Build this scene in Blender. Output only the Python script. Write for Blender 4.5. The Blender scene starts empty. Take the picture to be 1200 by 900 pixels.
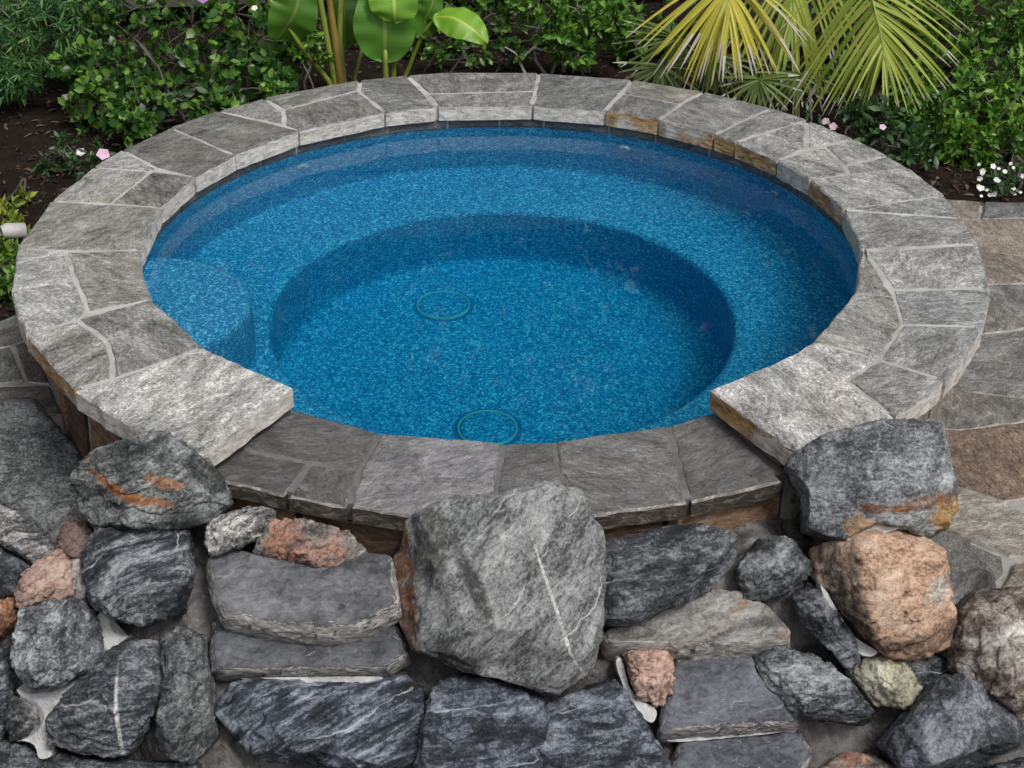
import bpy, bmesh, math, random
import numpy as np
from mathutils import Vector, noise as mn
R = math.radians
rng = random.Random(7)
scn = bpy.context.scene
COL = scn.collection

# ------------------------------------------------------------------ camera
F, PITCH, ROLL = 1750.0, 0.5390, -0.0072
CAM = np.array([0.0314, -4.0275, 1.8732])
cam_d = bpy.data.cameras.new('camera'); cam = bpy.data.objects.new('camera', cam_d); COL.objects.link(cam)
cam_d.sensor_width = 36.0; cam_d.lens = 36.0 * F / 1200.0; cam_d.clip_start = 0.05; cam_d.clip_end = 300
cam.location = CAM
cam.rotation_mode = 'XYZ'
from mathutils import Matrix
cam.rotation_euler = (Matrix.Rotation(math.pi / 2 - PITCH, 3, 'X') @ Matrix.Rotation(-ROLL, 3, 'Z')).to_euler()
scn.camera = cam

# ------------------------------------------------------------------ light
SUN_EL, SUN_AZ = 57.0, 140.0          # high, veiled sun; azimuth measured from +Y towards +X
w = bpy.data.worlds.new('World'); scn.world = w; w.use_nodes = True
nt = w.node_tree; nt.nodes.clear()
sky = nt.nodes.new('ShaderNodeTexSky'); sky.sky_type = 'NISHITA'; sky.sun_disc = False
sky.sun_elevation = R(SUN_EL); sky.sun_rotation = R(SUN_AZ); sky.dust_density = 6.0; sky.air_density = 1.0; sky.ozone_density = 1.0
hs = nt.nodes.new('ShaderNodeHueSaturation'); hs.inputs['Saturation'].default_value = 0.35
bg = nt.nodes.new('ShaderNodeBackground'); bg.inputs[1].default_value = 0.085
ow = nt.nodes.new('ShaderNodeOutputWorld')
nt.links.new(sky.outputs[0], hs.inputs['Color']); nt.links.new(hs.outputs[0], bg.inputs[0]); nt.links.new(bg.outputs[0], ow.inputs[0])
sd = bpy.data.lights.new('sun', 'SUN'); sd.energy = 1.5; sd.angle = R(14); sd.color = (1.0, 0.97, 0.92)
so = bpy.data.objects.new('sun', sd); COL.objects.link(so)
sdir = Vector((math.sin(R(SUN_AZ)) * math.cos(R(SUN_EL)), math.cos(R(SUN_AZ)) * math.cos(R(SUN_EL)), math.sin(R(SUN_EL))))
so.rotation_euler = (-sdir).to_track_quat('-Z', 'Y').to_euler(); so.location = (0, 0, 8)
vs = scn.view_settings; vs.view_transform = 'Standard'; vs.look = 'None'; vs.exposure = 0.60; vs.gamma = 1.0
scn.render.engine = 'CYCLES'
scn.cycles.use_denoising = True
scn.cycles.max_bounces = 12; scn.cycles.transmission_bounces = 8; scn.cycles.sample_clamp_indirect = 6.0
scn.cycles.caustics_refractive = True; scn.cycles.caustics_reflective = False

# ------------------------------------------------------------------ pixel -> place helpers
def ray(p):
    x = (p[0] - 600) / F; y = -(p[1] - 450) / F
    c, s = math.cos(ROLL), math.sin(ROLL); x, y = c * x - s * y, s * x + c * y
    fw = np.array([0, math.cos(PITCH), -math.sin(PITCH)]); u = np.array([0, math.sin(PITCH), math.cos(PITCH)])
    d = fw + np.array([x, 0, 0]) + y * u
    return d / np.linalg.norm(d)
def onz(p, z):
    d = ray(p); return CAM + d * ((z - CAM[2]) / d[2])
def ony(p, y):
    d = ray(p); return CAM + d * ((y - CAM[1]) / d[1])
def onplane(p, P0, n):
    d = ray(p); return CAM + d * (np.dot(P0 - CAM, n) / np.dot(d, n))
SL_P = np.array([0, -1.33, -0.22]); SL_N = np.array([0, -math.cos(R(40)), math.sin(R(40))])

# ------------------------------------------------------------------ object helpers
def link(o, parent=None):
    COL.objects.link(o)
    if parent: o.parent = parent
    return o
def mesh_obj(name, verts, faces, mats, parent=None, smooth=False, loc=None, midx=None):
    me = bpy.data.meshes.new(name)
    v = np.asarray(verts, float)
    if loc is not None: v = v - np.asarray(loc, float)
    me.from_pydata(v.tolist(), [], faces if isinstance(faces, list) else faces.tolist())
    for m in (mats if isinstance(mats, (list, tuple)) else [mats]): me.materials.append(m)
    if midx is not None: me.polygons.foreach_set('material_index', midx)
    if smooth: me.polygons.foreach_set('use_smooth', [True] * len(me.polygons))
    me.update()
    o = bpy.data.objects.new(name, me)
    if loc is not None: o.location = tuple(loc)
    return link(o, parent)
def tag(o, label=None, cat=None, group=None, kind=None):
    if label: o['label'] = label
    if cat: o['category'] = cat
    if group: o['group'] = group
    if kind: o['kind'] = kind
    return o
def empty(name, loc, label, cat, group=None):
    o = bpy.data.objects.new(name, None); o.location = tuple(loc); o.empty_display_size = 0.1
    link(o); return tag(o, label, cat, group)
def child(name, verts, faces, mats, parent, **k):
    """mesh in world coordinates under a root that only has a location"""
    o = mesh_obj(name, verts, faces, mats, None, **k)
    o.parent = parent
    o.location = Vector(o.location) - parent.location
    return o

# ------------------------------------------------------------------ material helpers
class NT:
    def __init__(s, name):
        s.m = bpy.data.materials.new(name); s.m.use_nodes = True; s.t = s.m.node_tree; s.t.nodes.clear()
        s.out = s.n('ShaderNodeOutputMaterial'); s.b = s.n('ShaderNodeBsdfPrincipled'); s.l(s.b.outputs[0], s.out.inputs[0])
    def n(s, t, **k):
        x = s.t.nodes.new(t)
        for a, b in k.items(): setattr(x, a, b)
        return x
    def l(s, a, b): s.t.links.new(a, b)
    def put(s, sock, v):
        if hasattr(v, 'is_output'): s.l(v, sock)
        else: sock.default_value = v
    def noise(s, vec, scale, detail=4, rough=0.55, dist=0.0):
        x = s.n('ShaderNodeTexNoise'); s.l(vec, x.inputs['Vector'])
        x.inputs['Scale'].default_value = scale; x.inputs['Detail'].default_value = detail
        x.inputs['Roughness'].default_value = rough; x.inputs['Distortion'].default_value = dist
        return x.outputs['Fac']
    def ramp(s, fac, stops, interp='LINEAR'):
        x = s.n('ShaderNodeValToRGB'); x.color_ramp.interpolation = interp
        e = x.color_ramp.elements
        while len(e) < len(stops): e.new(0.5)
        for i, (p, c) in enumerate(stops):
            e[i].position = p; e[i].color = (c if len(c) == 4 else (*c, 1)) if isinstance(c, (tuple, list)) else (c, c, c, 1)
        s.l(fac, x.inputs[0]); return x.outputs[0]
    def mix(s, fac, a, b, mode='MIX'):
        x = s.n('ShaderNodeMix', data_type='RGBA', blend_type=mode)
        s.put(x.inputs[0], fac)
        for k, v in ((6, a), (7, b)):
            if hasattr(v, 'is_output'): s.l(v, x.inputs[k])
            else: x.inputs[k].default_value = v if len(v) == 4 else (*v, 1)
        return x.outputs[2]
    def math(s, op, a, b=0.5, c=None):
        x = s.n('ShaderNodeMath', operation=op); s.put(x.inputs[0], a); s.put(x.inputs[1], b)
        if c is not None: s.put(x.inputs[2], c)
        return x.outputs[0]
    def vmath(s, op, a, b):
        x = s.n('ShaderNodeVectorMath', operation=op)
        for k, v in ((0, a), (1, b)):
            if hasattr(v, 'is_output'): s.l(v, x.inputs[k])
            else: x.inputs[k].default_value = v
        return x.outputs[0] if op not in ('LENGTH', 'DISTANCE') else x.outputs['Value']
    def obj(s, rot=True):
        """object coordinates, turned and shifted by a random amount for each object"""
        tc = s.n('ShaderNodeTexCoord'); oi = s.n('ShaderNodeObjectInfo')
        v = tc.outputs['Object']
        if rot:
            r = s.n('ShaderNodeVectorRotate', rotation_type='Z_AXIS'); s.l(v, r.inputs['Vector'])
            s.l(s.math('MULTIPLY', oi.outputs['Random'], 6.283), r.inputs['Angle']); v = r.outputs[0]
        c = s.n('ShaderNodeCombineXYZ')
        for k in range(3): s.l(s.math('MULTIPLY', oi.outputs['Random'], (37.0, 91.0, 53.0)[k]), c.inputs[k])
        return s.vmath('ADD', v, c.outputs[0]), oi, tc.outputs['Object']
    def scale(s, v, sc):
        return s.vmath('MULTIPLY', v, sc)
    def bump(s, h, strength=0.4, dist=0.01, prev=None):
        x = s.n('ShaderNodeBump'); x.inputs['Strength'].default_value = strength; x.inputs['Distance'].default_value = dist
        s.l(h, x.inputs['Height'])
        if prev is not None: s.l(prev, x.inputs['Normal'])
        return x.outputs[0]
    def fin(s, col, rough=0.8, bump=None, spec=0.3):
        s.put(s.b.inputs['Base Color'], col if hasattr(col, 'is_output') else (*col, 1))
        s.put(s.b.inputs['Roughness'], rough)
        s.b.inputs['Specular IOR Level'].default_value = spec
        if bump is not None: s.l(bump, s.b.inputs['Normal'])
        return s.m

def flagstone_mat(name, rough=0.75, contrast=1.0, spec=0.3, wet=False):
    t = NT(name); v, oi, raw = t.obj()
    sc_ = t.n('ShaderNodeVectorMath', operation='SCALE'); t.l(v, sc_.inputs[0]); t.l(t.math('MULTIPLY_ADD', oi.outputs['Random'], 0.9, 0.6), sc_.inputs['Scale']); v = sc_.outputs[0]
    sv = t.scale(v, (1.0, 1.9, 1.0))
    big = t.noise(sv, 7, 6, 0.65, 0.9); med = t.noise(sv, 19, 9, 0.8, 1.5); fine = t.noise(sv, 70, 6, 0.75, 0.5); grit = t.noise(v, 190, 3, 0.6)
    f = t.math('ADD', t.math('MULTIPLY', big, 0.34), t.math('ADD', t.math('MULTIPLY', med, 0.40), t.math('MULTIPLY', fine, 0.26)))
    f = t.math('ADD', f, t.math('MULTIPLY', t.math('SUBTRACT', grit, 0.5), 0.30))
    g = t.ramp(f, [(0.40, (0.26, 0.265, 0.26)), (0.465, (0.66, 0.67, 0.66)), (0.525, (1.05, 1.06, 1.05)), (0.60, (2.05, 2.06, 2.04))] if not wet else
               [(0.38, (0.32, 0.32, 0.33)), (0.465, (0.72, 0.72, 0.73)), (0.53, (1.1, 1.1, 1.1)), (0.62, (2.1, 2.1, 2.1))])
    tint = t.noise(v, 4.2, 4, 0.55)
    g = t.mix(t.ramp(tint, [(0.50, 0.0), (0.72, 0.5)]), g, (1.08, 0.98, 0.84), 'MULTIPLY')
    g = t.mix(t.ramp(t.noise(sv, 17, 6, 0.78, 1.6), [(0.34, 0.85), (0.44, 0.0)]), g, (0.40, 0.41, 0.40), 'MULTIPLY')
    g = t.mix(t.ramp(t.noise(sv, 12, 6, 0.75, 1.2), [(0.58, 0.0), (0.70, 0.55)]), g, (1.7, 1.7, 1.68))
    col = t.mix(1.0, g, oi.outputs['Color'], 'MULTIPLY')
    b = t.bump(med, 0.7, 0.012); b = t.bump(big, 0.6, 0.02, b); b = t.bump(fine, 0.5, 0.005, b)
    rg = t.ramp(med, [(0.35, rough - 0.18), (0.65, rough + 0.12)]) if wet else rough
    return t.fin(col, rg, b, spec)

def rock_mat(name, dark, mid, light, scale=26, vein=0.3, band=0.3, rot=(0.4, 0.3, 0.8), rust=0.0, rust_col=(0.22, 0.075, 0.02), rough=0.72, patches=(), speck=0.5, marks=()):
    t = NT(name); v, oi, raw = t.obj(False)
    r = t.n('ShaderNodeVectorRotate', rotation_type='EULER_XYZ'); t.l(v, r.inputs['Vector']); r.inputs['Rotation'].default_value = rot
    sv = t.scale(r.outputs[0], (1.0, 1.25, 1.3 + 3.2 * band))
    big = t.noise(sv, 4.5, 5, 0.6, 1.0); med = t.noise(sv, scale, 9, 0.74, 0.9); grit = t.noise(v, 150, 4, 0.75)
    f = t.math('ADD', t.math('MULTIPLY', big, 0.48), t.math('MULTIPLY', med, 0.52))
    f = t.math('ADD', f, t.math('MULTIPLY', t.math('SUBTRACT', grit, 0.5), speck * 0.75))
    g = t.ramp(f, [(0.41, dark), (0.49, mid), (0.55, tuple(0.62 * a + 0.38 * b for a, b in zip(mid, light))), (0.64, light)])
    if vein:
        sz = t.n('ShaderNodeSeparateXYZ'); t.l(r.outputs[0], sz.inputs[0])
        vm = None
        for ax_, fr, wd, th_ in ((2, 24.0, 0.06, 0.49), (0, 15.0, 0.045, 0.52)):   # thin quartz seams, broken along their run
            ph = t.math('ADD', t.math('MULTIPLY', sz.outputs[ax_], fr), t.math('MULTIPLY', t.noise(v, 3.5, 5, 0.55), 3.0))
            vn = t.math('ABSOLUTE', t.math('SINE', ph))
            q = t.math('MULTIPLY', t.ramp(vn, [(0.0, 1.0), (wd * 0.4, 0.7), (wd, 0.0)]), t.ramp(t.noise(v, 5 + ax_, 4), [(th_, 0.0), (th_ + 0.1, 1.0)]))
            vm = q if vm is None else t.math('MAXIMUM', vm, q)
        g = t.mix(t.math('MULTIPLY', vm, vein), g, (0.58, 0.58, 0.56))
    if rust:
        rn = t.noise(sv, 5.0, 5, 0.65, 0.8)
        rc = t.mix(t.noise(v, 30, 4), (rust_col[0] * 0.45, rust_col[1] * 0.4, rust_col[2] * 0.5), (rust_col[0] * 1.7, rust_col[1] * 1.75, rust_col[2] * 1.7))
        g = t.mix(t.ramp(rn, [(0.56 - 0.25 * rust, 0.0), (0.68 - 0.25 * rust, 0.95)]), g, rc)
    for (px, py, pz), (sx, sy, sz), ang, pc in list(patches) + list(marks):     # mineral stains, seams and painted shade, each with a shape of its own
        q = t.vmath('SUBTRACT', raw, (px, py, pz))
        ro = t.n('ShaderNodeVectorRotate', rotation_type='Y_AXIS'); t.l(q, ro.inputs['Vector']); ro.inputs['Angle'].default_value = ang
        ws = t.n('ShaderNodeTexNoise'); t.l(v, ws.inputs['Vector']); ws.inputs['Scale'].default_value = 26; ws.inputs['Detail'].default_value = 9; ws.inputs['Roughness'].default_value = 0.72
        wq = t.vmath('ADD', ro.outputs[0], t.scale(t.vmath('SUBTRACT', ws.outputs['Color'], (0.5, 0.5, 0.5)), (1.9 * min(sx, sz) if pc[0] < 0.5 else 0.004,) * 3))
        d = t.vmath('LENGTH', t.scale(wq, (1 / sx, 1 / sy, 1 / sz)), (0, 0, 0))
        m = t.math('MULTIPLY', t.ramp(d, [(0.6, 1.0), (1.05, 0.0)]), t.ramp(t.noise(v, 38, 6, 0.75), [(0.36, 0.25), (0.50, 1.0)]))
        pcol = t.ramp(t.math('ADD', t.math('MULTIPLY', med, 0.6), t.math('MULTIPLY', grit, 0.4)), [(0.36, tuple(a * 0.25 for a in pc)), (0.50, pc), (0.64, tuple(min(1, a * 1.9) for a in pc))])
        g = t.mix(t.math('MULTIPLY', m, 0.93), g, pcol)
    col = t.mix(1.0, g, oi.outputs['Color'], 'MULTIPLY')
    b = t.bump(med, 0.9, 0.014); b = t.bump(grit, 0.45, 0.004, b)
    return t.fin(col, t.ramp(med, [(0.35, rough - 0.18), (0.6, rough + 0.12)]), b, 0.45)

def plain_mat(name, c1, c2, scale=20, rough=0.85, bump=0.4, spec=0.25, dist=0.008):
    t = NT(name); v, oi, raw = t.obj(False)
    a = t.noise(v, scale, 7, 0.65, 0.3); b2 = t.noise(v, scale * 0.2, 3)
    f = t.math('ADD', t.math('MULTIPLY', a, 0.6), t.math('MULTIPLY', b2, 0.4))
    return t.fin(t.ramp(f, [(0.36, c1), (0.62, c2)]), rough, t.bump(a, bump, dist), spec)

def leaf_mat(name, c_dark, c_mid, c_light, rough=0.38, transl=0.3, spec=0.4):
    t = NT(name); g = t.n('ShaderNodeNewGeometry')
    c = t.ramp(g.outputs['Random Per Island'], [(0.0, c_dark), (0.5, c_mid), (1.0, c_light)])
    t.put(t.b.inputs['Base Color'], c); t.b.inputs['Roughness'].default_value = rough; t.b.inputs['Specular IOR Level'].default_value = spec
    tr = t.n('ShaderNodeBsdfTranslucent'); t.l(t.mix(1.0, c, (1.25, 1.35, 0.6), 'MULTIPLY'), tr.inputs[0])
    mx = t.n('ShaderNodeMixShader'); mx.inputs[0].default_value = transl
    t.l(t.b.outputs[0], mx.inputs[1]); t.l(tr.outputs[0], mx.inputs[2]); t.l(mx.outputs[0], t.out.inputs[0])
    return t.m

M_flag = flagstone_mat('flagstone')
M_wet = flagstone_mat('wet_flagstone', rough=0.36, spec=0.6, wet=True)
def edge_mat(name, a, b, c):
    t = NT(name); v, oi, raw = t.obj(False); sv = t.scale(v, (1, 1, 2.2))
    n1 = t.noise(sv, 26, 8, 0.75, 0.7)
    return t.fin(t.ramp(n1, [(0.34, a), (0.5, b), (0.66, c)]), 0.8, t.bump(n1, 0.9, 0.012), 0.3)
M_edge = edge_mat('flagstone_edge', (0.26, 0.24, 0.21), (0.56, 0.53, 0.485), (0.74, 0.72, 0.68))
def rust_edge():
    t = NT('rusty_flagstone_edge'); v, oi, raw = t.obj(False); sv = t.scale(v, (1, 1, 4))
    n1 = t.noise(sv, 22, 7, 0.7, 0.6)
    a = t.ramp(n1, [(0.34, (0.22, 0.20, 0.17)), (0.5, (0.48, 0.44, 0.38)), (0.66, (0.70, 0.67, 0.62))])
    b = t.ramp(n1, [(0.34, (0.12, 0.05, 0.018)), (0.5, (0.40, 0.22, 0.075)), (0.66, (0.62, 0.47, 0.28))])
    return t.fin(t.mix(t.ramp(t.noise(v, 7, 5, 0.6), [(0.42, 0.0), (0.52, 0.95)]), a, b), 0.8, t.bump(n1, 0.9, 0.012), 0.3)
M_edge_rust = rust_edge()
M_arris = edge_mat('dry_arris', (0.07, 0.065, 0.06), (0.20, 0.19, 0.175), (0.52, 0.50, 0.47))
M_edge_wet = edge_mat('wet_flagstone_edge', (0.012, 0.010, 0.009), (0.05, 0.042, 0.034), (0.20, 0.18, 0.155))
M_grout = plain_mat('pale_grout', (0.22, 0.22, 0.21), (0.43, 0.43, 0.415), 16, 0.9, 0.5, dist=0.004)
M_grout_wet = plain_mat('wet_grout', (0.075, 0.073, 0.072), (0.15, 0.148, 0.145), 45, 0.6, 0.4)
def mortar_mat():
    t = NT('grey_mortar'); v, oi, raw = t.obj(False)
    a = t.noise(v, 7, 7, 0.65, 0.6); b = t.noise(v, 55, 6, 0.7); sm = t.noise(t.scale(v, (1.3, 1, 1)), 9, 5, 0.6, 1.2)
    f = t.math('ADD', t.math('MULTIPLY', a, 0.45), t.math('ADD', t.math('MULTIPLY', sm, 0.35), t.math('MULTIPLY', b, 0.20)))
    c = t.ramp(f, [(0.39, (0.022, 0.021, 0.020)), (0.48, (0.075, 0.072, 0.070)), (0.56, (0.155, 0.15, 0.146)), (0.66, (0.36, 0.35, 0.34))])
    return t.fin(c, t.ramp(a, [(0.35, 0.35), (0.6, 0.75)]), t.bump(b, 1.0, 0.008, t.bump(sm, 0.9, 0.03)), 0.4)
M_mortar = mortar_mat()
M_white_mortar = plain_mat('white_mortar', (0.30, 0.30, 0.30), (0.58, 0.59, 0.60), 26, 0.9, 1.0, dist=0.015)
M_wallbrown = edge_mat('brown_veneer', (0.09, 0.055, 0.033), (0.25, 0.155, 0.095), (0.42, 0.31, 0.21))
M_walldark = edge_mat('dark_veneer', (0.03, 0.02, 0.014), (0.085, 0.053, 0.034), (0.18, 0.11, 0.07))
M_wallpale = edge_mat('pale_veneer', (0.09, 0.075, 0.055), (0.24, 0.215, 0.175), (0.46, 0.43, 0.37))
M_tile = edge_mat('dark_waterline_stone', (0.06, 0.064, 0.065), (0.13, 0.138, 0.138), (0.25, 0.255, 0.25))

def plaster():
    t = NT('blue_pebble_plaster'); tc = t.n('ShaderNodeTexCoord'); v = tc.outputs['Object']
    vo = t.n('ShaderNodeTexVoronoi'); t.l(v, vo.inputs['Vector']); vo.inputs['Scale'].default_value = 240
    sp = t.n('ShaderNodeSeparateColor'); t.l(vo.outputs['Color'], sp.inputs[0])
    vo2 = t.n('ShaderNodeTexVoronoi'); t.l(v, vo2.inputs['Vector']); vo2.inputs['Scale'].default_value = 140
    sp2 = t.n('ShaderNodeSeparateColor'); t.l(vo2.outputs['Color'], sp2.inputs[0])
    f = t.math('ADD', t.math('MULTIPLY', sp.outputs[0], 0.55), t.math('MULTIPLY', sp2.outputs[1], 0.45))
    c = t.ramp(f, [(0.12, (0.007, 0.110, 0.30)), (0.45, (0.018, 0.222, 0.48)), (0.68, (0.048, 0.345, 0.60)), (0.88, (0.25, 0.66, 0.80))])
    c = t.mix(t.ramp(t.noise(v, 3, 3), [(0.35, 0.0), (0.65, 0.3)]), c, (0.70, 0.90, 0.93), 'MULTIPLY')
    return t.fin(c, 0.7, t.bump(vo.outputs['Distance'], 0.25, 0.003), 0.2)
M_plaster = plaster()
def water():
    t = NT('spa_water'); tc = t.n('ShaderNodeTexCoord')
    t.b.inputs['Base Color'].default_value = (1, 1, 1, 1)
    t.b.inputs['Roughness'].default_value = 0.0; t.b.inputs['IOR'].default_value = 1.33
    t.b.inputs['Transmission Weight'].default_value = 1.0
    t.l(t.bump(t.noise(tc.outputs['Object'], 5.0, 3, 0.5), 0.022, 0.02), t.b.inputs['Normal'])
    va = t.n('ShaderNodeVolumeAbsorption'); va.inputs['Color'].default_value = (0.22, 0.90, 0.925, 1); va.inputs['Density'].default_value = 1.25
    t.l(va.outputs[0], t.out.inputs['Volume'])
    return t.m
M_water = water()

# ------------------------------------------------------------------ shapes
def poly_inset(P, d):
    P = np.asarray(P, float); n = len(P)
    a = sum(P[i][0] * P[(i + 1) % n][1] - P[(i + 1) % n][0] * P[i][1] for i in range(n))
    if a < 0: P = P[::-1]
    out = []
    for i in range(n):
        p0, p1, p2 = P[i - 1], P[i], P[(i + 1) % n]
        e1 = (p1 - p0) / (np.linalg.norm(p1 - p0) + 1e-9); e2 = (p2 - p1) / (np.linalg.norm(p2 - p1) + 1e-9)
        n1 = np.array([-e1[1], e1[0]]); n2 = np.array([-e2[1], e2[0]])
        m = n1 + n2; k = np.dot(m, m)
        m = m / max(k, 0.35) * 2 * 1.0 if k > 1e-6 else n1
        out.append(p1 + m * d)
    return np.array(out)
def resample(P, step, jit, rr):
    out = []
    n = len(P)
    for i in range(n):
        a, b = P[i], P[(i + 1) % n]; L = np.linalg.norm(b - a); k = max(1, int(L / step))
        nn = np.array([-(b - a)[1], (b - a)[0]]) / (L + 1e-9)
        for j in range(k):
            p = a + (b - a) * j / k
            j2 = rr.uniform(-jit, jit)
            out.append(p + nn * j2)
    return np.array(out)
def slab(name, poly, ztop, th, mats, parent, gap=0.010, col=(0.4, 0.4, 0.4), step=0.03, jit=0.0022, seed=0, bev=0.005, tilt=0.004):
    """a hand cut flat stone: chipped outline, worn top arris, slight tilt"""
    rr = random.Random(seed)
    P = poly_inset(poly, gap)
    P = resample(P, step, jit, rr); n = len(P)
    c = P.mean(0)
    Q = poly_inset(P, bev) if bev else P
    if len(Q) != n: Q = P
    # keep ring order equal (poly_inset may flip)
    tx, ty = rr.uniform(-tilt, tilt), rr.uniform(-tilt, tilt); dz = rr.uniform(-0.0015, 0.003)
    zt = lambda p: ztop + dz + (p[0] - c[0]) * tx + (p[1] - c[1]) * ty
    V = [(p[0], p[1], ztop - th) for p in P] + [(p[0] + rr.uniform(-.001, .001), p[1], zt(p) - bev * rr.uniform(0.6, 1.5)) for p in P] + [(p[0], p[1], zt(p)) for p in Q]
    Fc = []; mi = []
    for i in range(n):
        j = (i + 1) % n
        Fc.append((i, j, n + j, n + i)); mi.append(1)
        Fc.append((n + i, n + j, 2 * n + j, 2 * n + i)); mi.append(2 if len(mats) > 2 and math.hypot(*P[i]) > 1.30 and math.hypot(*P[j]) > 1.30 else 0)
    Fc.append(tuple(range(2 * n, 3 * n))); mi.append(0)
    Fc.append(tuple(range(n - 1, -1, -1))); mi.append(1)
    o = child(name, V, Fc, mats, parent, loc=(c[0], c[1], ztop), midx=mi) if parent else mesh_obj(name, V, Fc, mats, None, loc=(c[0], c[1], ztop), midx=mi)
    o.color = (*col, 1)
    return o
def lathe(profile, a0=0.0, a1=360.0, seg=128, cx=0, cy=0, closed_profile=False):
    full = abs(a1 - a0) >= 359.9; n = seg if full else seg + 1
    V = []; m = len(profile)
    for i in range(n):
        a = R(a0 + (a1 - a0) * i / seg)
        for r, z in profile: V.append((cx + r * math.cos(a), cy + r * math.sin(a), z))
    Fc = []
    for i in range(seg):
        j = (i + 1) % n
        for k in range(m if closed_profile else m - 1):
            k2 = (k + 1) % m
            Fc.append((i * m + k, j * m + k, j * m + k2, i * m + k2))
    if closed_profile and not full:
        Fc.append(tuple(range(m - 1, -1, -1))); Fc.append(tuple((n - 1) * m + k for k in range(m)))
    return V, Fc
def tube(pts, radii, sides=7):
    V = []; Fc = []
    pts = [Vector(p) for p in pts]
    for i, p in enumerate(pts):
        d = (pts[min(i + 1, len(pts) - 1)] - pts[max(i - 1, 0)]).normalized()
        x = d.orthogonal().normalized() if i == 0 else (x - d * x.dot(d)).normalized()
        y = d.cross(x)
        for k in range(sides):
            a = 2 * math.pi * k / sides; V.append(tuple(p + (x * math.cos(a) + y * math.sin(a)) * radii[i]))
    for i in range(len(pts) - 1):
        for k in range(sides):
            k2 = (k + 1) % sides
            Fc.append((i * sides + k, i * sides + k2, (i + 1) * sides + k2, (i + 1) * sides + k))
    V.append(tuple(pts[-1])); q = len(V) - 1
    for k in range(sides): Fc.append(((len(pts) - 1) * sides + k, (len(pts) - 1) * sides + (k + 1) % sides, q))
    return V, Fc
class Acc:
    def __init__(s): s.V = []; s.F = []
    def add(s, VF):
        o = len(s.V); s.V += [tuple(v) for v in VF[0]]; s.F += [tuple(i + o for i in f) for f in VF[1]]
        return s

# ================================================================== GROUND
def sstep(a, b, x):
    t = np.clip((x - a) / (b - a), 0, 1); return t * t * (3 - 2 * t)
def soil_z(x, y):
    z = -0.43 + 0.10 * sstep(1.6, 3.6, y)
    z += 0.03 * (mn.noise(Vector((x * 2.3, y * 2.3, 0))) + 0.5 * mn.noise(Vector((x * 7, y * 7, 3))))
    if (x > 1.18 and y < 1.10) or (x < -1.18 and y < 0.11): z = -0.485
    front = float(sstep(-0.9, -1.35, y))
    return float(z * (1 - front) + front * (-1.0))
radii = [1.28, 1.33, 1.38, 1.45, 1.52] + [1.6 + 0.07 * i for i in range(36)] + [4.3, 4.8, 5.6, 7, 10, 16, 28, 60]
na = 220; V = []; Fc = []
for r in radii:
    for i in range(na):
        a = 2 * math.pi * i / na; x, y = r * math.cos(a), r * math.sin(a); V.append((x, y, soil_z(x, y)))
for k in range(len(radii) - 1):
    for i in range(na):
        j = (i + 1) % na; Fc.append((k * na + i, (k + 1) * na + i, (k + 1) * na + j, k * na + j))
M_soil = plain_mat('dark_soil', (0.005, 0.0035, 0.0025), (0.022, 0.0135, 0.009), 26, 0.95, 1.0, 0.15, 0.03)
tag(mesh_obj('ground', V, Fc, M_soil, smooth=True), kind='structure')

# ================================================================== SPA
spa = empty('spa', (0, 0, -0.9), 'round raised spa with flagstone coping and blue pebble plaster basin', 'spa')
W0, W1 = -121.0, -59.3                        # the lowered spill edge spans these bearings
ZW = -0.087                                   # water level
# basin
prof = [(1.068, -0.094), (1.066, -0.30), (1.064, -0.44)]
for i in range(1, 7):
    a = R(90 * i / 6); prof.append((1.064 - 0.03 * (1 - math.cos(a)), -0.47 - 0.03 * math.sin(a)))
prof += [(0.9, -0.502), (0.775, -0.504)]
for i in range(1, 8):
    a = R(90 * i / 7); prof.append((0.73 - 0.027 * math.sin(a), -0.505 - 0.03 * (1 - math.cos(a))))
prof += [(0.703, -0.7), (0.700, -0.84)]
for i in range(1, 7):
    a = R(90 * i / 6); prof.append((0.700 - 0.05 * (1 - math.cos(a)), -0.85 - 0.05 * math.sin(a)))
prof += [(0.35, -0.902), (0.001, -0.902)]
V, Fc = lathe(prof, seg=160)
Fc = [tuple(reversed(f)) for f in Fc]
o = child('basin', V, Fc, M_plaster, spa, smooth=True); o['label'] = 'blue pebble plaster basin with bench ring and sunken footwell'
# raised corner seat
sp = [(0.0005, -0.175), (0.29, -0.176), (0.310, -0.179), (0.323, -0.190), (0.327, -0.21), (0.328, -0.52)]
V, Fc = lathe(sp, seg=96, cx=-1.045, cy=-0.262)
V2 = []
for x, y, z in V:
    r = math.hypot(x, y)
    if r > 1.085: x, y = x * 1.085 / r, y * 1.085 / r
    V2.append((x, y, z))
o = child('step', V2, [tuple(reversed(f)) for f in Fc], M_plaster, spa, smooth=True); o['label'] = 'rounded raised seat step in the corner of the basin'
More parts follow.
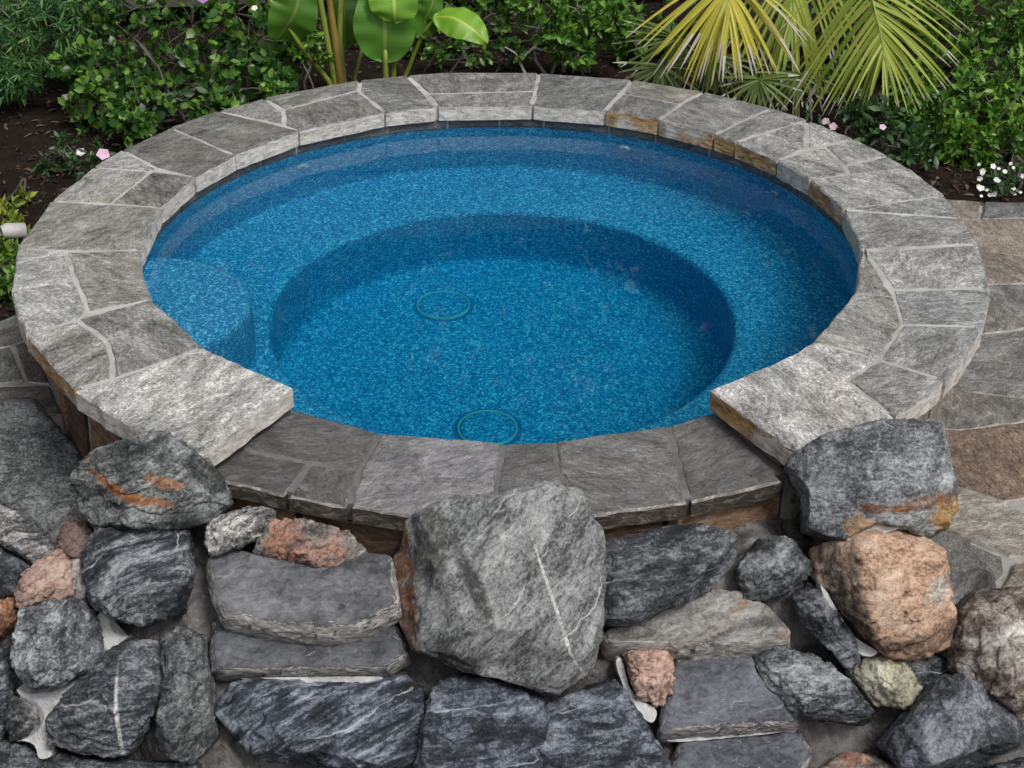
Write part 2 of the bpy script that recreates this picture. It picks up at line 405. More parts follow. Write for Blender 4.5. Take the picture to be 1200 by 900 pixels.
# masonry core
V, Fc = lathe([(1.095, -0.95), (1.296, -0.95), (1.296, -0.059), (1.095, -0.059)], W1, 360 + W0, 150, closed_profile=True)
child('wall_core', V, Fc, M_wallbrown, spa)
V, Fc = lathe([(1.095, -0.95), (1.296, -0.95), (1.296, -0.138), (1.095, -0.138)], W0, W1, 40, closed_profile=True)
child('spillway_core', V, Fc, M_walldark, spa)
V, Fc = lathe([(1.060, -0.057), (1.374, -0.057), (1.374, -0.0028), (1.060, -0.0028)], W1 + 0.5, 360 + W0 - 0.5, 150, closed_profile=True)
child('coping_grout', V, Fc, M_grout, spa)
V, Fc = lathe([(1.038, -0.136), (1.325, -0.13), (1.325, -0.0855), (1.038, -0.0855)], W0 + 0.2, W1 - 0.2, 40, closed_profile=True)
child('spillway_grout', V, Fc, M_grout_wet, spa)

S = [
 ([(93,461),(132,450),(240,411),(343,459),(235,541),(160,517)], 1.26, (1.0,1,.98), 'p'),
 ([(171,357),(240,411),(132,450),(132,425),(123,404),(90,381)], 0.80, (1,.99,.96), 'p'),
 ([(34,399),(90,381),(123,404),(132,425),(132,450),(93,461)], 0.98, (1,.98,.93), 'r'),
 ([(160,299),(162,323),(171,357),(102,372),(74,302)], 0.92, (1,1,.94), 'p'),
 ([(12,299),(74,302),(86,335),(10,350)], 1.15, (1,1,.99), 'p'),
 ([(10,350),(86,335),(102,372),(90,381),(34,399),(19,374)], 1.08, (1,1,.99), 'p'),
 ([(14,298),(58,243),(181,248),(160,299),(74,301)], 0.90, (1,1,.94), 'p'),
 ([(60,243),(110,204),(174,207),(127,245)], 1.02, (1,1,.95), 'p'),
 ([(174,207),(222,212),(181,248),(127,245)], 0.66, (1,.99,.94), 'p'),
 ([(110,203),(142,182),(180,203),(174,207)], 1.12, (1,1,1), 'p'),
 ([(142,182),(197,155),(272,186),(222,212),(180,203)], 0.66, (1,1,.97), 'p'),
 ([(197,155),(255,137),(345,156),(272,186)], 0.70, (1,1,.96), 'p'),
 ([(255,137),(307,120),(328,135),(329,150)], 0.80, (1,1,.97), 'p'),
 ([(307,120),(397,100),(417,96),(415,108),(328,132)], 0.76, (1,1,.97), 'p'),
 ([(328,132),(415,108),(445,132),(345,156),(329,150)], 0.74, (1,1.01,.98), 'p'),
 ([(417,96),(472,90),(507,124),(445,132),(415,108)], 0.70, (1,1.01,.99), 'p'),
 ([(472,90),(513,85),(626,86),(623,106),(497,111)], 0.74, (1,1,.99), 'p'),
 ([(497,111),(623,106),(619,123),(507,124)], 0.80, (1,1,.98), 'p'),
 ([(626,86),(737,90),(705,127),(619,123)], 0.66, (.99,1.01,1), 'p'),
 ([(737,90),(820,104),(793,119),(724,108)], 0.82, (1,.99,.9), 'r'),
 ([(724,108),(793,119),(767,138),(705,127)], 0.70, (1,1.01,1), 'r'),
 ([(820,104),(898,122),(830,155),(767,138),(793,119)], 0.80, (1,1,.98), 'r'),
 ([(898,122),(942,135),(857,163),(830,155)], 0.80, (1,1,.97), 'r'),
 ([(857,163),(938,136),(940,169),(903,185)], 0.98, (1,1,1), 'r'),
 ([(942,135),(995,157),(942,169)], 1.0, (1,1,.99), 'p'),
 ([(904,185),(962,166),(991,198),(947,205)], 0.92, (1,1,.99), 'p'),
 ([(962,166),(995,157),(1038,175),(986,188)], 0.94, (1,1,.98), 'p'),
 ([(986,188),(1038,175),(1063,190),(991,199)], 0.86, (1,1,.98), 'p'),
 ([(947,205),(991,199),(1063,190),(1106,221),(1000,238),(987,239)], 1.0, (1,1,.98), 'r'),
 ([(1000,238),(1106,221),(1123,248)], 0.86, (.98,1.01,1), 'p'),
 ([(987,239),(1123,248),(1141,277),(1005,286)], 0.90, (1,1,.97), 'p'),
 ([(1005,286),(1027,288),(1047,342),(999,336)], 0.86, (1,.99,.93), 'p'),
 ([(1027,288),(1141,277),(1155,329),(1044,333)], 0.98, (1,1,.98), 'p'),
 ([(1044,333),(1155,329),(1153,375),(1056,373),(1049,352)], 0.98, (.98,1,1.02), 'p'),
 ([(999,336),(1047,342),(1056,373),(1029,415),(955,396)], 1.0, (1,.98,.95), 'p'),
 ([(1056,373),(1153,375),(1128,413),(1107,438),(1029,415)], 0.96, (1,1,1), 'p'),
 ([(1029,415),(1107,438),(1077,467),(1054,485),(992,440)], 0.94, (1,1,.98), 'p'),
 ([(955,396),(1029,415),(992,440),(1054,485),(1035,505),(935,527),(832,455),(924,414)], 1.30, (1,.985,.97), 'r'),
]
for i, (pp, br, tn, ed) in enumerate(S):
    P = np.array([onz(p, 0)[:2] for p in pp])
    for q in P:                                # worn but nearly true circles on both rims
        r = math.hypot(*q)
        if abs(r - 1.05) < 0.05: q *= (1.050 + 0.25 * (r - 1.05) - 0.0065) / r
        elif abs(r - 1.392) < 0.06: q *= (1.392 + 0.25 * (r - 1.392) + 0.0065) / r
    c = tuple(0.29 * br ** 1.4 * q for q in tn)
    slab('coping_stone', P, 0.0, 0.056, [M_flag, M_edge_rust if ed == 'r' else M_edge], spa, gap=rng.uniform(0.0036, 0.0062), col=c, seed=100 + i, jit=0.0028)

WS = [
 ([(318,476),(448,508),(423,553),(297,533),(275,515)], 0.40, (1,1,1)),
 ([(270,512),(297,533),(365,545),(334,589),(254,575),(240,545)], 0.36, (1,1,1)),
 ([(365,545),(423,553),(410,601),(334,589)], 0.40, (1,1,1)),
 ([(448,508),(590,513),(582,580),(560,622),(480,615),(410,601),(423,553)], 0.82, (1,.99,1.04)),
 ([(590,513),(650,515),(657,552),(604,580),(582,580)], 0.46, (1,1,1.02)),
 ([(582,580),(604,580),(657,552),(692,607),(625,622),(560,622)], 0.60, (1,1,1)),
 ([(650,515),(785,497),(812,590),(692,607),(657,552)], 0.60, (1,.99,.98)),
 ([(785,497),(846,480),(932,568),(812,590)], 0.50, (1,1,1)),
]
for i, (pp, br, tn) in enumerate(WS):
    P = np.array([onz(p, -0.083)[:2] for p in pp])
    for q in P:
        r = math.hypot(*q)
        if r < 1.08: q *= (1.036 + 0.1 * (r - 1.036) - 0.0055) / r
        elif r > 1.29: q *= (1.345 + 0.35 * (r - 1.345)) / r
    slab('spillway_stone', P, -0.083, 0.042, [M_wet, M_edge_wet, M_arris], spa, gap=0.0055, col=tuple(0.26 * br * q for q in tn), seed=200 + i)

# waterline band, a row of cut dark stones set back under the coping
a = W1 + 1.0; i = 0
while a < 360 + W0 - 2:
    da = rng.uniform(8, 13); a1 = min(a + da, 360 + W0 - 1)
    V, Fc = lathe([(1.063, -0.102), (1.063, -0.0575), (1.074, -0.0575), (1.074, -0.102)], a + 0.25, a1 - 0.25, 6, closed_profile=True)
    child('waterline_tile', V, Fc, M_tile, spa, loc=(1.065 * math.cos(R(a)), 1.065 * math.sin(R(a)), -0.08)); a = a1; i += 1
V, Fc = lathe([(1.067, -0.100), (1.067, -0.058)], W1 + 0.4, 360 + W0 - 0.4, 120)
child('waterline_grout', V, Fc, M_grout, spa)

# stone veneer on the outer wall: tall irregular pieces
def veneer(a0, a1, b0, b1, zt, zb, mat, seed):
    rr = random.Random(seed); n = 5; V = []; Fc = []
    for rad in (1.296, 1.320):
        for k in range(4):
            t = k / 3; lo = a0 + (b0 - a0) * t + rr.uniform(-.25, .25); hi = a1 + (b1 - a1) * t + rr.uniform(-.25, .25); z = zt + (zb - zt) * t
            for i in range(n):
                a = R(lo + (hi - lo) * i / (n - 1)); q = rad + (rr.uniform(-.003, .003) if rad > 1.3 else 0)
                V.append((q * math.cos(a), q * math.sin(a), z))
    def idx(s, k, i): return s * 4 * n + k * n + i
    for k in range(3):
        for i in range(n - 1): Fc.append((idx(1, k, i), idx(1, k + 1, i), idx(1, k + 1, i + 1), idx(1, k, i + 1)))
        Fc.append((idx(0, k, 0), idx(0, k + 1, 0), idx(1, k + 1, 0), idx(1, k, 0)))
        Fc.append((idx(1, k, n - 1), idx(1, k + 1, n - 1), idx(0, k + 1, n - 1), idx(0, k, n - 1)))
    for i in range(n - 1):
        Fc.append((idx(0, 0, i), idx(1, 0, i), idx(1, 0, i + 1), idx(0, 0, i + 1)))
        Fc.append((idx(1, 3, i), idx(0, 3, i), idx(0, 3, i + 1), idx(1, 3, i + 1)))
    c = np.mean(V, 0)
    return child('wall_stone', V, Fc, mat, spa, loc=tuple(c))
V, Fc = lathe([(1.313, -0.46), (1.313, -0.060)], W1 + 0.1, 360 + W0 - 0.1, 120)
child('wall_grout', V, Fc, M_grout, spa)
a = W1 + 0.8; sl = 0.0; k = 0
while a < 360 + W0 - 3:
    da = rng.uniform(7.0, 11.5); ns = rng.uniform(-4.5, 4.5)
    a1 = min(a + da, 360 + W0 - 0.8)
    if a1 > 360 + W0 - 1: ns = 0
    mat = M_wallpale if a < 60 else (M_walldark if k % 3 == 0 else M_wallbrown)
    veneer(a + 0.55, a1 - 0.55, a + sl + 0.55, a1 + ns - 0.55, -0.0595, -0.46, mat, 300 + k)
    a = a1; sl = ns; k += 1
a = W0 + 0.5; sl = 0
while a < W1 - 2:
    a1 = min(a + rng.uniform(10, 16), W1 - 0.4)
    veneer(a + 0.3, a1 - 0.3, a + 0.3, a1 - 0.3, -0.1385, -0.42, M_walldark if rng.random() < .6 else M_wallbrown, 340 + int(a)); a = a1

# drains
M_ring = plain_mat('grey_plastic_ring', (0.16, 0.44, 0.52), (0.24, 0.52, 0.58), 40, 0.5, 0.1)
M_dslot = plain_mat('drain_gap', (0.015, 0.14, 0.33), (0.02, 0.17, 0.38), 40, 0.6, 0.1)
M_slot = plain_mat('dark_slot', (0.01, 0.02, 0.03), (0.02, 0.035, 0.05), 40, 0.6, 0.1)
def under(p, z):
    d = ray(p); q = onz(p, ZW); e = 1 / 1.33; c = -d[2]; k = math.sqrt(1 - e * e * (1 - c * c))
    t = e * d; t[2] += e * c - k
    return q + t * ((z - ZW) / t[2])
for px in ((518, 359), (572, 503)):
    c = under(px, -0.90)
    V, Fc = lathe([(0.083, -0.9035), (0.083, -0.891), (0.085, -0.889), (0.0885, -0.890), (0.090, -0.9035)], seg=48, cx=c[0], cy=c[1])
    d = child('drain', V, [tuple(reversed(f)) for f in Fc], M_ring, spa, smooth=True, loc=(c[0], c[1], -0.9))
    V, Fc = lathe([(0.0005, -0.8895), (0.074, -0.8895), (0.080, -0.892), (0.081, -0.9035)], seg=40, cx=c[0], cy=c[1])
    o = mesh_obj('cover', np.array(V) - np.array([c[0], c[1], -0.9]), Fc, M_plaster, d, smooth=True)
    V, Fc = lathe([(0.091, -0.9010), (0.104, -0.9010)], seg=40, cx=c[0], cy=c[1])
    o = mesh_obj('slot', np.array(V) - np.array([c[0], c[1], -0.9]), Fc, M_dslot, d)

# jets in the basin wall
M_jet = plain_mat('pale_jet', (0.22, 0.38, 0.52), (0.30, 0.46, 0.58), 40, 0.5, 0.1)
for px in ((350, 199), (728, 172), (905, 222)):
    best = min((abs(math.hypot(*under(px, z)[:2]) - 1.063), z) for z in np.arange(-0.12, -0.46, -0.005))
    c = Vector(under(px, best[1])); c *= 1; rad_ = Vector((c.x, c.y, 0)).normalized(); ctr = rad_ * 1.0655 + Vector((0, 0, c.z))
    V, Fc = tube([ctr, ctr - rad_ * 0.008, ctr - rad_ * 0.011], [0.020, 0.020, 0.013], 18)
    jt = child('jet', V, Fc, M_jet, spa, smooth=True, loc=tuple(ctr))
    V, Fc = tube([-rad_ * 0.0105, -rad_ * 0.0125], [0.008, 0.007], 12)
    mesh_obj('nozzle', V, Fc, M_dslot, jt)
# water
V, Fc = lathe([(0.0004, ZW), (0.35, ZW), (0.7, ZW), (1.086, ZW), (1.086, -0.97), (0.5, -0.97), (0.0004, -0.97)], seg=128)
tag(mesh_obj('water', V, [tuple(reversed(f)) for f in Fc], M_water), kind='structure')

# ================================================================== PAVING
M_pave = flagstone_mat('paving_flagstone', rough=0.8)
M_pgrout = plain_mat('paving_grout', (0.17, 0.165, 0.155), (0.30, 0.29, 0.275), 40, 0.9, 0.5)
def paving(side, pts, border, label):
    V = [(x, y, -0.418) for x, y in border] + [(x, y, -0.50) for x, y in border]; n = len(border)
    Fc = [tuple(range(n))] + [(i, n + i, n + (i + 1) % n, (i + 1) % n) for i in range(n)]
    g = tag(mesh_obj('paving', V, Fc, M_pgrout), label, None, None, 'structure')
    for i, (pp, c) in enumerate(pts):
        P = np.array([onz(p, -0.40)[:2] for p in pp])
        slab('paving_stone', P, -0.405, 0.04, [M_pave, M_edge], g, gap=0.006, col=tuple(0.74 * (0.7 * q + 0.3 * sum(c) / 3) for q in c), seed=400 + i + 50 * side)
    return g
PR = [
 ([(1085,222),(1149,226),(1146,246),(1100,248)], (.30,.25,.20)), ([(1150,226),(1240,226),(1240,243),(1147,246)], (.17,.18,.18)),
 ([(1100,249),(1147,246),(1240,243),(1240,293),(1146,284),(1110,286)], (.36,.29,.235)), ([(1110,286),(1146,284),(1240,294),(1240,320),(1120,324)], (.31,.26,.215)),
 ([(1120,324),(1240,320),(1240,366),(1165,378),(1110,382)], (.26,.245,.235)), ([(1110,384),(1165,380),(1240,368),(1240,458),(1130,448),(1090,430)], (.24,.235,.235)),
 ([(1080,440),(1130,448),(1240,460),(1240,476),(1126,494),(1080,490)], (.24,.22,.20)), ([(1085,492),(1126,494),(1240,477),(1240,566),(1180,577),(1118,560),(1070,550)], (.25,.165,.115)),
 ([(1070,552),(1118,562),(1180,578),(1240,600),(1240,640),(1187,640),(1106,609),(1060,590)], (.42,.37,.315)), ([(1060,592),(1106,610),(1180,642),(1182,662),(1152,692),(1110,712),(1050,690)], (.21,.205,.20)),
 ([(1190,648),(1240,645),(1240,700),(1160,694),(1184,664)], (.34,.28,.22)), ([(1100,715),(1152,696),(1240,703),(1240,770),(1090,770)], (.22,.21,.2)),
]
g1 = paving(0, PR, [(1.2, -1.42), (2.3, -1.42), (2.3, 1.13), (1.86, 1.12), (1.55, 1.17), (1.2, 1.1)], 'flagstone paving on the side with white flowers')
PL = [
 ([(-60,396),(0,381),(24,370),(32,403),(14,409),(-60,428)], (.20,.20,.195)), ([(-60,430),(12,411),(29,451),(-60,459)], (.21,.21,.205)),
 ([(14,410),(36,402),(60,455),(30,452)], (.165,.145,.125)), ([(-60,461),(60,456),(75,490),(-60,486)], (.17,.15,.135)),
]
g2 = paving(1, PL, [(-2.3, 0.13), (-2.3, -0.75), (-1.2, -0.75), (-1.2, 0.13)], 'grey flagstone paving on the side with yellow green ground cover')

# ================================================================== MORTAR BED
def mortar_z(x, y):
    zs = -0.22 + (y + 1.33) * 1.19 - 0.055
    ax = abs(x); k = float(sstep(0.62, 0.92, ax))
    top = -0.205 * (1 - k) + k * (-0.32 if x < 0 else -0.385)
    top = top - 0.10 * float(sstep(-1.15, -0.95, y)) * k
    z = min(zs, top) - 0.02 * math.exp(-abs(zs - top) / 0.05)
    p = Vector((x * 5.2, y * 5.2, z * 5.2))
    return z + 0.045 * mn.noise(p) + 0.022 * mn.noise(p * 2.7) + 0.008 * mn.noise(p * 7.0)
nx, ny = 300, 140; V = []; Fc = []
for j in range(ny + 1):
    y = -2.0 + (1.32) * j / ny
    for i in range(nx + 1):
        x = -1.75 + 3.5 * i / nx; V.append((x, y, mortar_z(x, y)))
cut = lambda v: math.hypot(v[0], v[1]) < 1.285
for j in range(ny):
    for i in range(nx):
        q = (j * (nx + 1) + i, j * (nx + 1) + i + 1, (j + 1) * (nx + 1) + i + 1, (j + 1) * (nx + 1) + i)
        if all(cut(V[k]) for k in q): continue
        if all(V[k][0] > 1.2 and V[k][1] > -1.30 for k in q): continue
        if all(V[k][0] < -1.45 and V[k][1] > -0.8 for k in q): continue
        Fc.append(q)
mortar = tag(mesh_obj('mortar_bed', V, Fc, M_mortar, smooth=True), 'grey mortar bed between the rocks of the waterfall', None, None, 'structure')

# ================================================================== ROCKS
def ico(sub):
    bm = bmesh.new(); bmesh.ops.create_icosphere(bm, subdivisions=sub, radius=1.0)
    V = np.array([v.co[:] for v in bm.verts]); Fc = [tuple(v.index for v in f.verts) for f in bm.faces]; bm.free(); return V, Fc
ICO = {k: ico(k) for k in (5, 6)}
def rock(name, label, px, mat, elev=45, az=0, off=0.03, depth=0.16, bulge=0.07, p=5.0, seed=1, cuts=10, cutd=0.86, rough=0.010, sub=6, z=None, col=(1, 1, 1), group=None, edge=None, facets=8, grow=1.05, planes=()):
    rr = random.Random(seed)
    pc = np.mean(np.array(px, float), 0)
    P0 = onplane(pc, SL_P, SL_N) + SL_N * off if z is None else onz(pc, z)
    el, azr = R(elev), R(az)
    n = np.array([math.sin(azr) * math.cos(el), -math.cos(azr) * math.cos(el), math.sin(el)])
    e1 = np.array([math.cos(azr), math.sin(azr), 0.0]); e2 = np.cross(n, e1)
    Q = np.array([onplane(q, P0, n) - P0 for q in px]); U = np.c_[Q @ e1, Q @ e2]
    # outline radius by bearing
    nt_ = 720; th = np.linspace(-math.pi, math.pi, nt_, endpoint=False); rad = np.full(nt_, 1e-3)
    for i in range(len(U)):
        a, b = U[i], U[(i + 1) % len(U)]
        d = b - a
        den = np.cos(th) * d[1] - np.sin(th) * d[0]
        den = np.where(abs(den) < 1e-9, 1e-9, den)
        t = (a[0] * d[1] - a[1] * d[0]) / den
        s = (a[0] * np.sin(th) - a[1] * np.cos(th)) / den
        ok = (t > 0) & (s >= -1e-6) & (s <= 1 + 1e-6)
        rad = np.where(ok, np.maximum(rad, t), rad)
    ker = np.array([1, 2, 3, 2, 1]) / 9.0
    rad = np.convolve(np.r_[rad[-2:], rad, rad[:2]], ker, 'valid')
    D, Fc = ICO[sub]
    rho = np.hypot(D[:, 0], D[:, 1]) + 1e-9; ang = np.arctan2(D[:, 1], D[:, 0])
    Sx = (rho ** p + abs(D[:, 2]) ** p) ** (1 / p)
    Rr = np.interp(ang, np.r_[th, math.pi], np.r_[rad, rad[0]])
    up = D[:, 2] > 0
    rin = rho / Sx; zz = D[:, 2] / Sx
    taper = np.where(up, 1 - 0.10 * zz ** 2, 1 - 0.25 * (-zz).clip(0) ** 2)
    L = np.c_[np.cos(ang) * Rr * rin * taper * grow, np.sin(ang) * Rr * rin * taper * grow, np.where(up, zz * bulge, zz * depth)]
    size = rad.mean()
    # broken facets: long chamfers running from the outline to the face, then tilted faces, then chips
    rim = abs(zz) < 0.12
    def cutp(pn, hm):
        nonlocal L
        L = L - np.maximum(0, L @ pn - hm)[:, None] * pn
    for el_, az_, fr in planes:                 # the big broken faces seen in the photograph
        wn = np.array([math.sin(R(az_)) * math.cos(R(el_)), -math.cos(R(az_)) * math.cos(R(el_)), math.sin(R(el_))])
        pn = np.array([wn @ e1, wn @ e2, wn @ n]); cutp(pn, (L @ pn).max() * fr)
    if facets:
        a0 = rr.uniform(0, 6.28)
        for k in range(facets):
            a = a0 + 6.283 * (k + rr.uniform(-.35, .35)) / facets; tl = rr.uniform(0.35, 1.0)
            pn = np.array([math.cos(a) * math.cos(tl), math.sin(a) * math.cos(tl), math.sin(tl)])
            h = L @ pn; cutp(pn, max(h[rim].max() * rr.uniform(0.955, 1.03), h.max() * 0.62))
        for k in range(3):
            a = rr.uniform(0, 6.28); tl = rr.uniform(1.15, 1.45); pn = np.array([math.cos(a) * math.cos(tl), math.sin(a) * math.cos(tl), math.sin(tl)])
            h = L @ pn; cutp(pn, h.max() * rr.uniform(0.80, 0.94))
    for k in range(cuts):
        a = rr.uniform(0, 2 * math.pi); q = rr.uniform(0.05, 1.0); pn = np.array([math.cos(a) * (1 - q), math.sin(a) * (1 - q), q * 0.8 + 0.06]); pn /= np.linalg.norm(pn)
        h = L @ pn; cutp(pn, h.max() * rr.uniform(0.94, 0.985))

    # fracture relief: slow swell, sharp ledges, blocky chips, grain
    off3 = Vector((rr.uniform(-50, 50), rr.uniform(-50, 50), rr.uniform(-50, 50)))
    f1 = 3.0 / max(size, 0.05); disp = np.empty(len(L))
    lax = Vector((rr.uniform(-1, 1), rr.uniform(-1, 1), rr.uniform(-.6, .6))).normalized()
    for i, v in enumerate(L):
        v = Vector(v); q = v * f1 + off3
        d1 = mn.noise(q * 0.6)
        wq = q * 1.5 + mn.noise_vector(q * 1.3) * 0.5
        d2 = abs(mn.noise(q * 1.9))
        st = q.dot(lax) * 0.9 + 0.9 * d1; st = st - math.floor(st)
        d3 = mn.noise(v * 45 + off3); d4 = mn.noise(v * 120 + off3)
        disp[i] = 0.35 * d1 - 0.55 * d2 + 0.28 * mn.cell(wq) + 0.65 * (st - 0.5) + 0.0028 / rough * d3 + 0.0014 / rough * d4
    disp -= disp.mean() * 0.8
    nrm = L / np.array([size, size, max(bulge, depth)]) ** 2
    nrm /= np.linalg.norm(nrm, axis=1)[:, None] + 1e-9
    L = L + nrm * (disp * rough)[:, None]
    Wd = L[:, :1] * e1 + L[:, 1:2] * e2 + L[:, 2:3] * n
    o = mesh_obj(name, Wd, Fc, mat if edge is None else [mat, edge], smooth=True); o.location = tuple(P0); o.color = (*col, 1)
    if edge is not None:
        me = o.data; nn = np.empty(len(me.polygons) * 3); me.polygons.foreach_get('normal', nn); nn = nn.reshape(-1, 3)
        me.polygons.foreach_set('material_index', (nn @ n < 0.62).astype(int))
    return tag(o, label, 'rock', group)

MR_dark = rock_mat('dark_blue_rock', (0.005, 0.007, 0.010), (0.040, 0.046, 0.056), (0.35, 0.375, 0.40), 18, 0.6, 0.6, (0.5, 0.2, 0.9), speck=0.4)
MR_dark2 = rock_mat('dark_veined_rock', (0.005, 0.007, 0.010), (0.040, 0.048, 0.060), (0.44, 0.47, 0.50), 14, 0.8, 1.1, (0.9, 0.5, 0.3), speck=0.35)
MR_grey = rock_mat('grey_rock', (0.018, 0.020, 0.022), (0.105, 0.11, 0.117), (0.50, 0.51, 0.515), 24, 0.5, 0.3, (0.1, 0.6, 0.2))
MR_slate = rock_mat('flat_slate_rock', (0.05, 0.052, 0.056), (0.115, 0.118, 0.128), (0.24, 0.245, 0.26), 34, 0.25, 0.3, (0.1, 0.2, 0.2), speck=0.25)
MR_big = rock_mat('pale_speckled_boulder', (0.06, 0.063, 0.065), (0.235, 0.245, 0.25), (0.55, 0.56, 0.555), 34, 0.9, 0.5, (0.3, 0.9, 0.5),
    patches=[((-0.225, -0.03, -0.02), (0.035, 0.3, 0.16), 0.15, (0.16, 0.065, 0.022)), ((-0.165, 0.0, 0.09), (0.05, 0.2, 0.09), 0.1, (0.07, 0.07, 0.062)),
             ((-0.06, -0.05, 0.03), (0.022, 0.2, 0.12), 0.55, (0.05, 0.052, 0.052)), ((-0.13, -0.1, -0.13), (0.12, 0.2, 0.05), 0.35, (0.045, 0.046, 0.044))],  # last dark patch paints shade on the lower left
    marks=[((0.12, -0.05, -0.03), (0.0045, 0.3, 0.22), 0.40, (0.58, 0.58, 0.56))], speck=0.45)
MR_rust = rock_mat('rust_streaked_rock', (0.012, 0.014, 0.014), (0.09, 0.098, 0.10), (0.44, 0.46, 0.46), 20, 0.4, 0.5, (0.2, 0.3, 0.6),
    patches=[((-0.02, -0.08, 0.035), (0.13, 0.2, 0.013), -0.25, (0.24, 0.085, 0.02)), ((0.065, -0.05, 0.055), (0.05, 0.2, 0.016), -0.3, (0.30, 0.16, 0.09))])
MR_capr = rock_mat('blue_grey_rust_banded_rock', (0.04, 0.045, 0.05), (0.155, 0.168, 0.18), (0.52, 0.54, 0.55), 30, 0.2, 0.3, (0.1, 0.1, 0.2),
    patches=[((0.055, -0.1, 0.012), (0.105, 0.25, 0.016), 0.03, (0.19, 0.07, 0.02)), ((-0.055, -0.1, 0.010), (0.035, 0.25, 0.012), 0.03, (0.15, 0.05, 0.018)), ((-0.075, -0.1, -0.035), (0.05, 0.25, 0.034), 0.0, (0.42, 0.27, 0.15)),
             ((0.125, -0.1, -0.035), (0.06, 0.25, 0.045), -0.5, (0.38, 0.22, 0.07))], speck=0.6)
MR_orange = rock_mat('orange_granite', (0.17, 0.10, 0.06), (0.47, 0.30, 0.20), (0.72, 0.58, 0.46), 24, 0.15, 0.2, (0.3, 0.1, 0.7), rust=0.0, rust_col=(0.34, 0.13, 0.04),
    patches=[((-0.115, -0.05, 0.0), (0.05, 0.3, 0.13), 0.5, (0.06, 0.05, 0.042)), ((0.05, -0.1, -0.055), (0.16, 0.3, 0.035), 0.05, (0.13, 0.085, 0.06)), ((0.07, -0.05, 0.05), (0.04, 0.3, 0.03), 0.3, (0.42, 0.38, 0.34))], speck=0.6)  # first, dark patch is the shaded left side put into the colour
MR_pink = rock_mat('pink_rock', (0.10, 0.07, 0.055), (0.34, 0.215, 0.165), (0.58, 0.45, 0.38), 34, 0.3, 0.2, (0.3, 0.7, 0.7))
MR_pinkgrey = rock_mat('pink_centred_rock', (0.05, 0.045, 0.04), (0.20, 0.19, 0.18), (0.5, 0.48, 0.45), 30, 0.2, 0.2, (0.3, 0.7, 0.7),
    patches=[((-0.035, 0, 0.02), (0.07, 0.3, 0.05), 0.0, (0.34, 0.17, 0.115)), ((0.06, 0, 0.0), (0.05, 0.3, 0.045), 0.0, (0.36, 0.20, 0.15))])
MR_pale = rock_mat('pale_rock', (0.11, 0.10, 0.09), (0.33, 0.31, 0.29), (0.64, 0.62, 0.59), 24, 0.2, 0.5, (0.3, 0.7, 0.7))
MR_green = rock_mat('greenish_pale_rock', (0.12, 0.11, 0.07), (0.35, 0.34, 0.255), (0.60, 0.60, 0.50), 16, 0.1, 0.2, (0.3, 0.7, 0.7), rust=0.1)
MR_mott = rock_mat('white_mottled_brown_rock', (0.022, 0.014, 0.010), (0.15, 0.12, 0.10), (0.80, 0.78, 0.75), 8, 0.2, 0.1, (0.3, 0.2, 0.1), speck=0.3)
MR_strip = rock_mat('white_striped_rock', (0.012, 0.013, 0.015), (0.12, 0.12, 0.125), (0.62, 0.62, 0.61), 14, 0.8, 1.2, (1.0, 0.55, 0.2))
MR_chunk = rock_mat('cracked_pink_rock', (0.12, 0.07, 0.05), (0.46, 0.30, 0.24), (0.72, 0.58, 0.50), 18, 0.0, 0.1, (0.3, 0.7, 0.7), rust=0.12)
MR_brownslab = rock_mat('pale_ledge_rock', (0.08, 0.075, 0.068), (0.20, 0.195, 0.185), (0.42, 0.41, 0.385), 17, 0.2, 0.9, (0.1, 0.15, 0.1), rust=0.05)

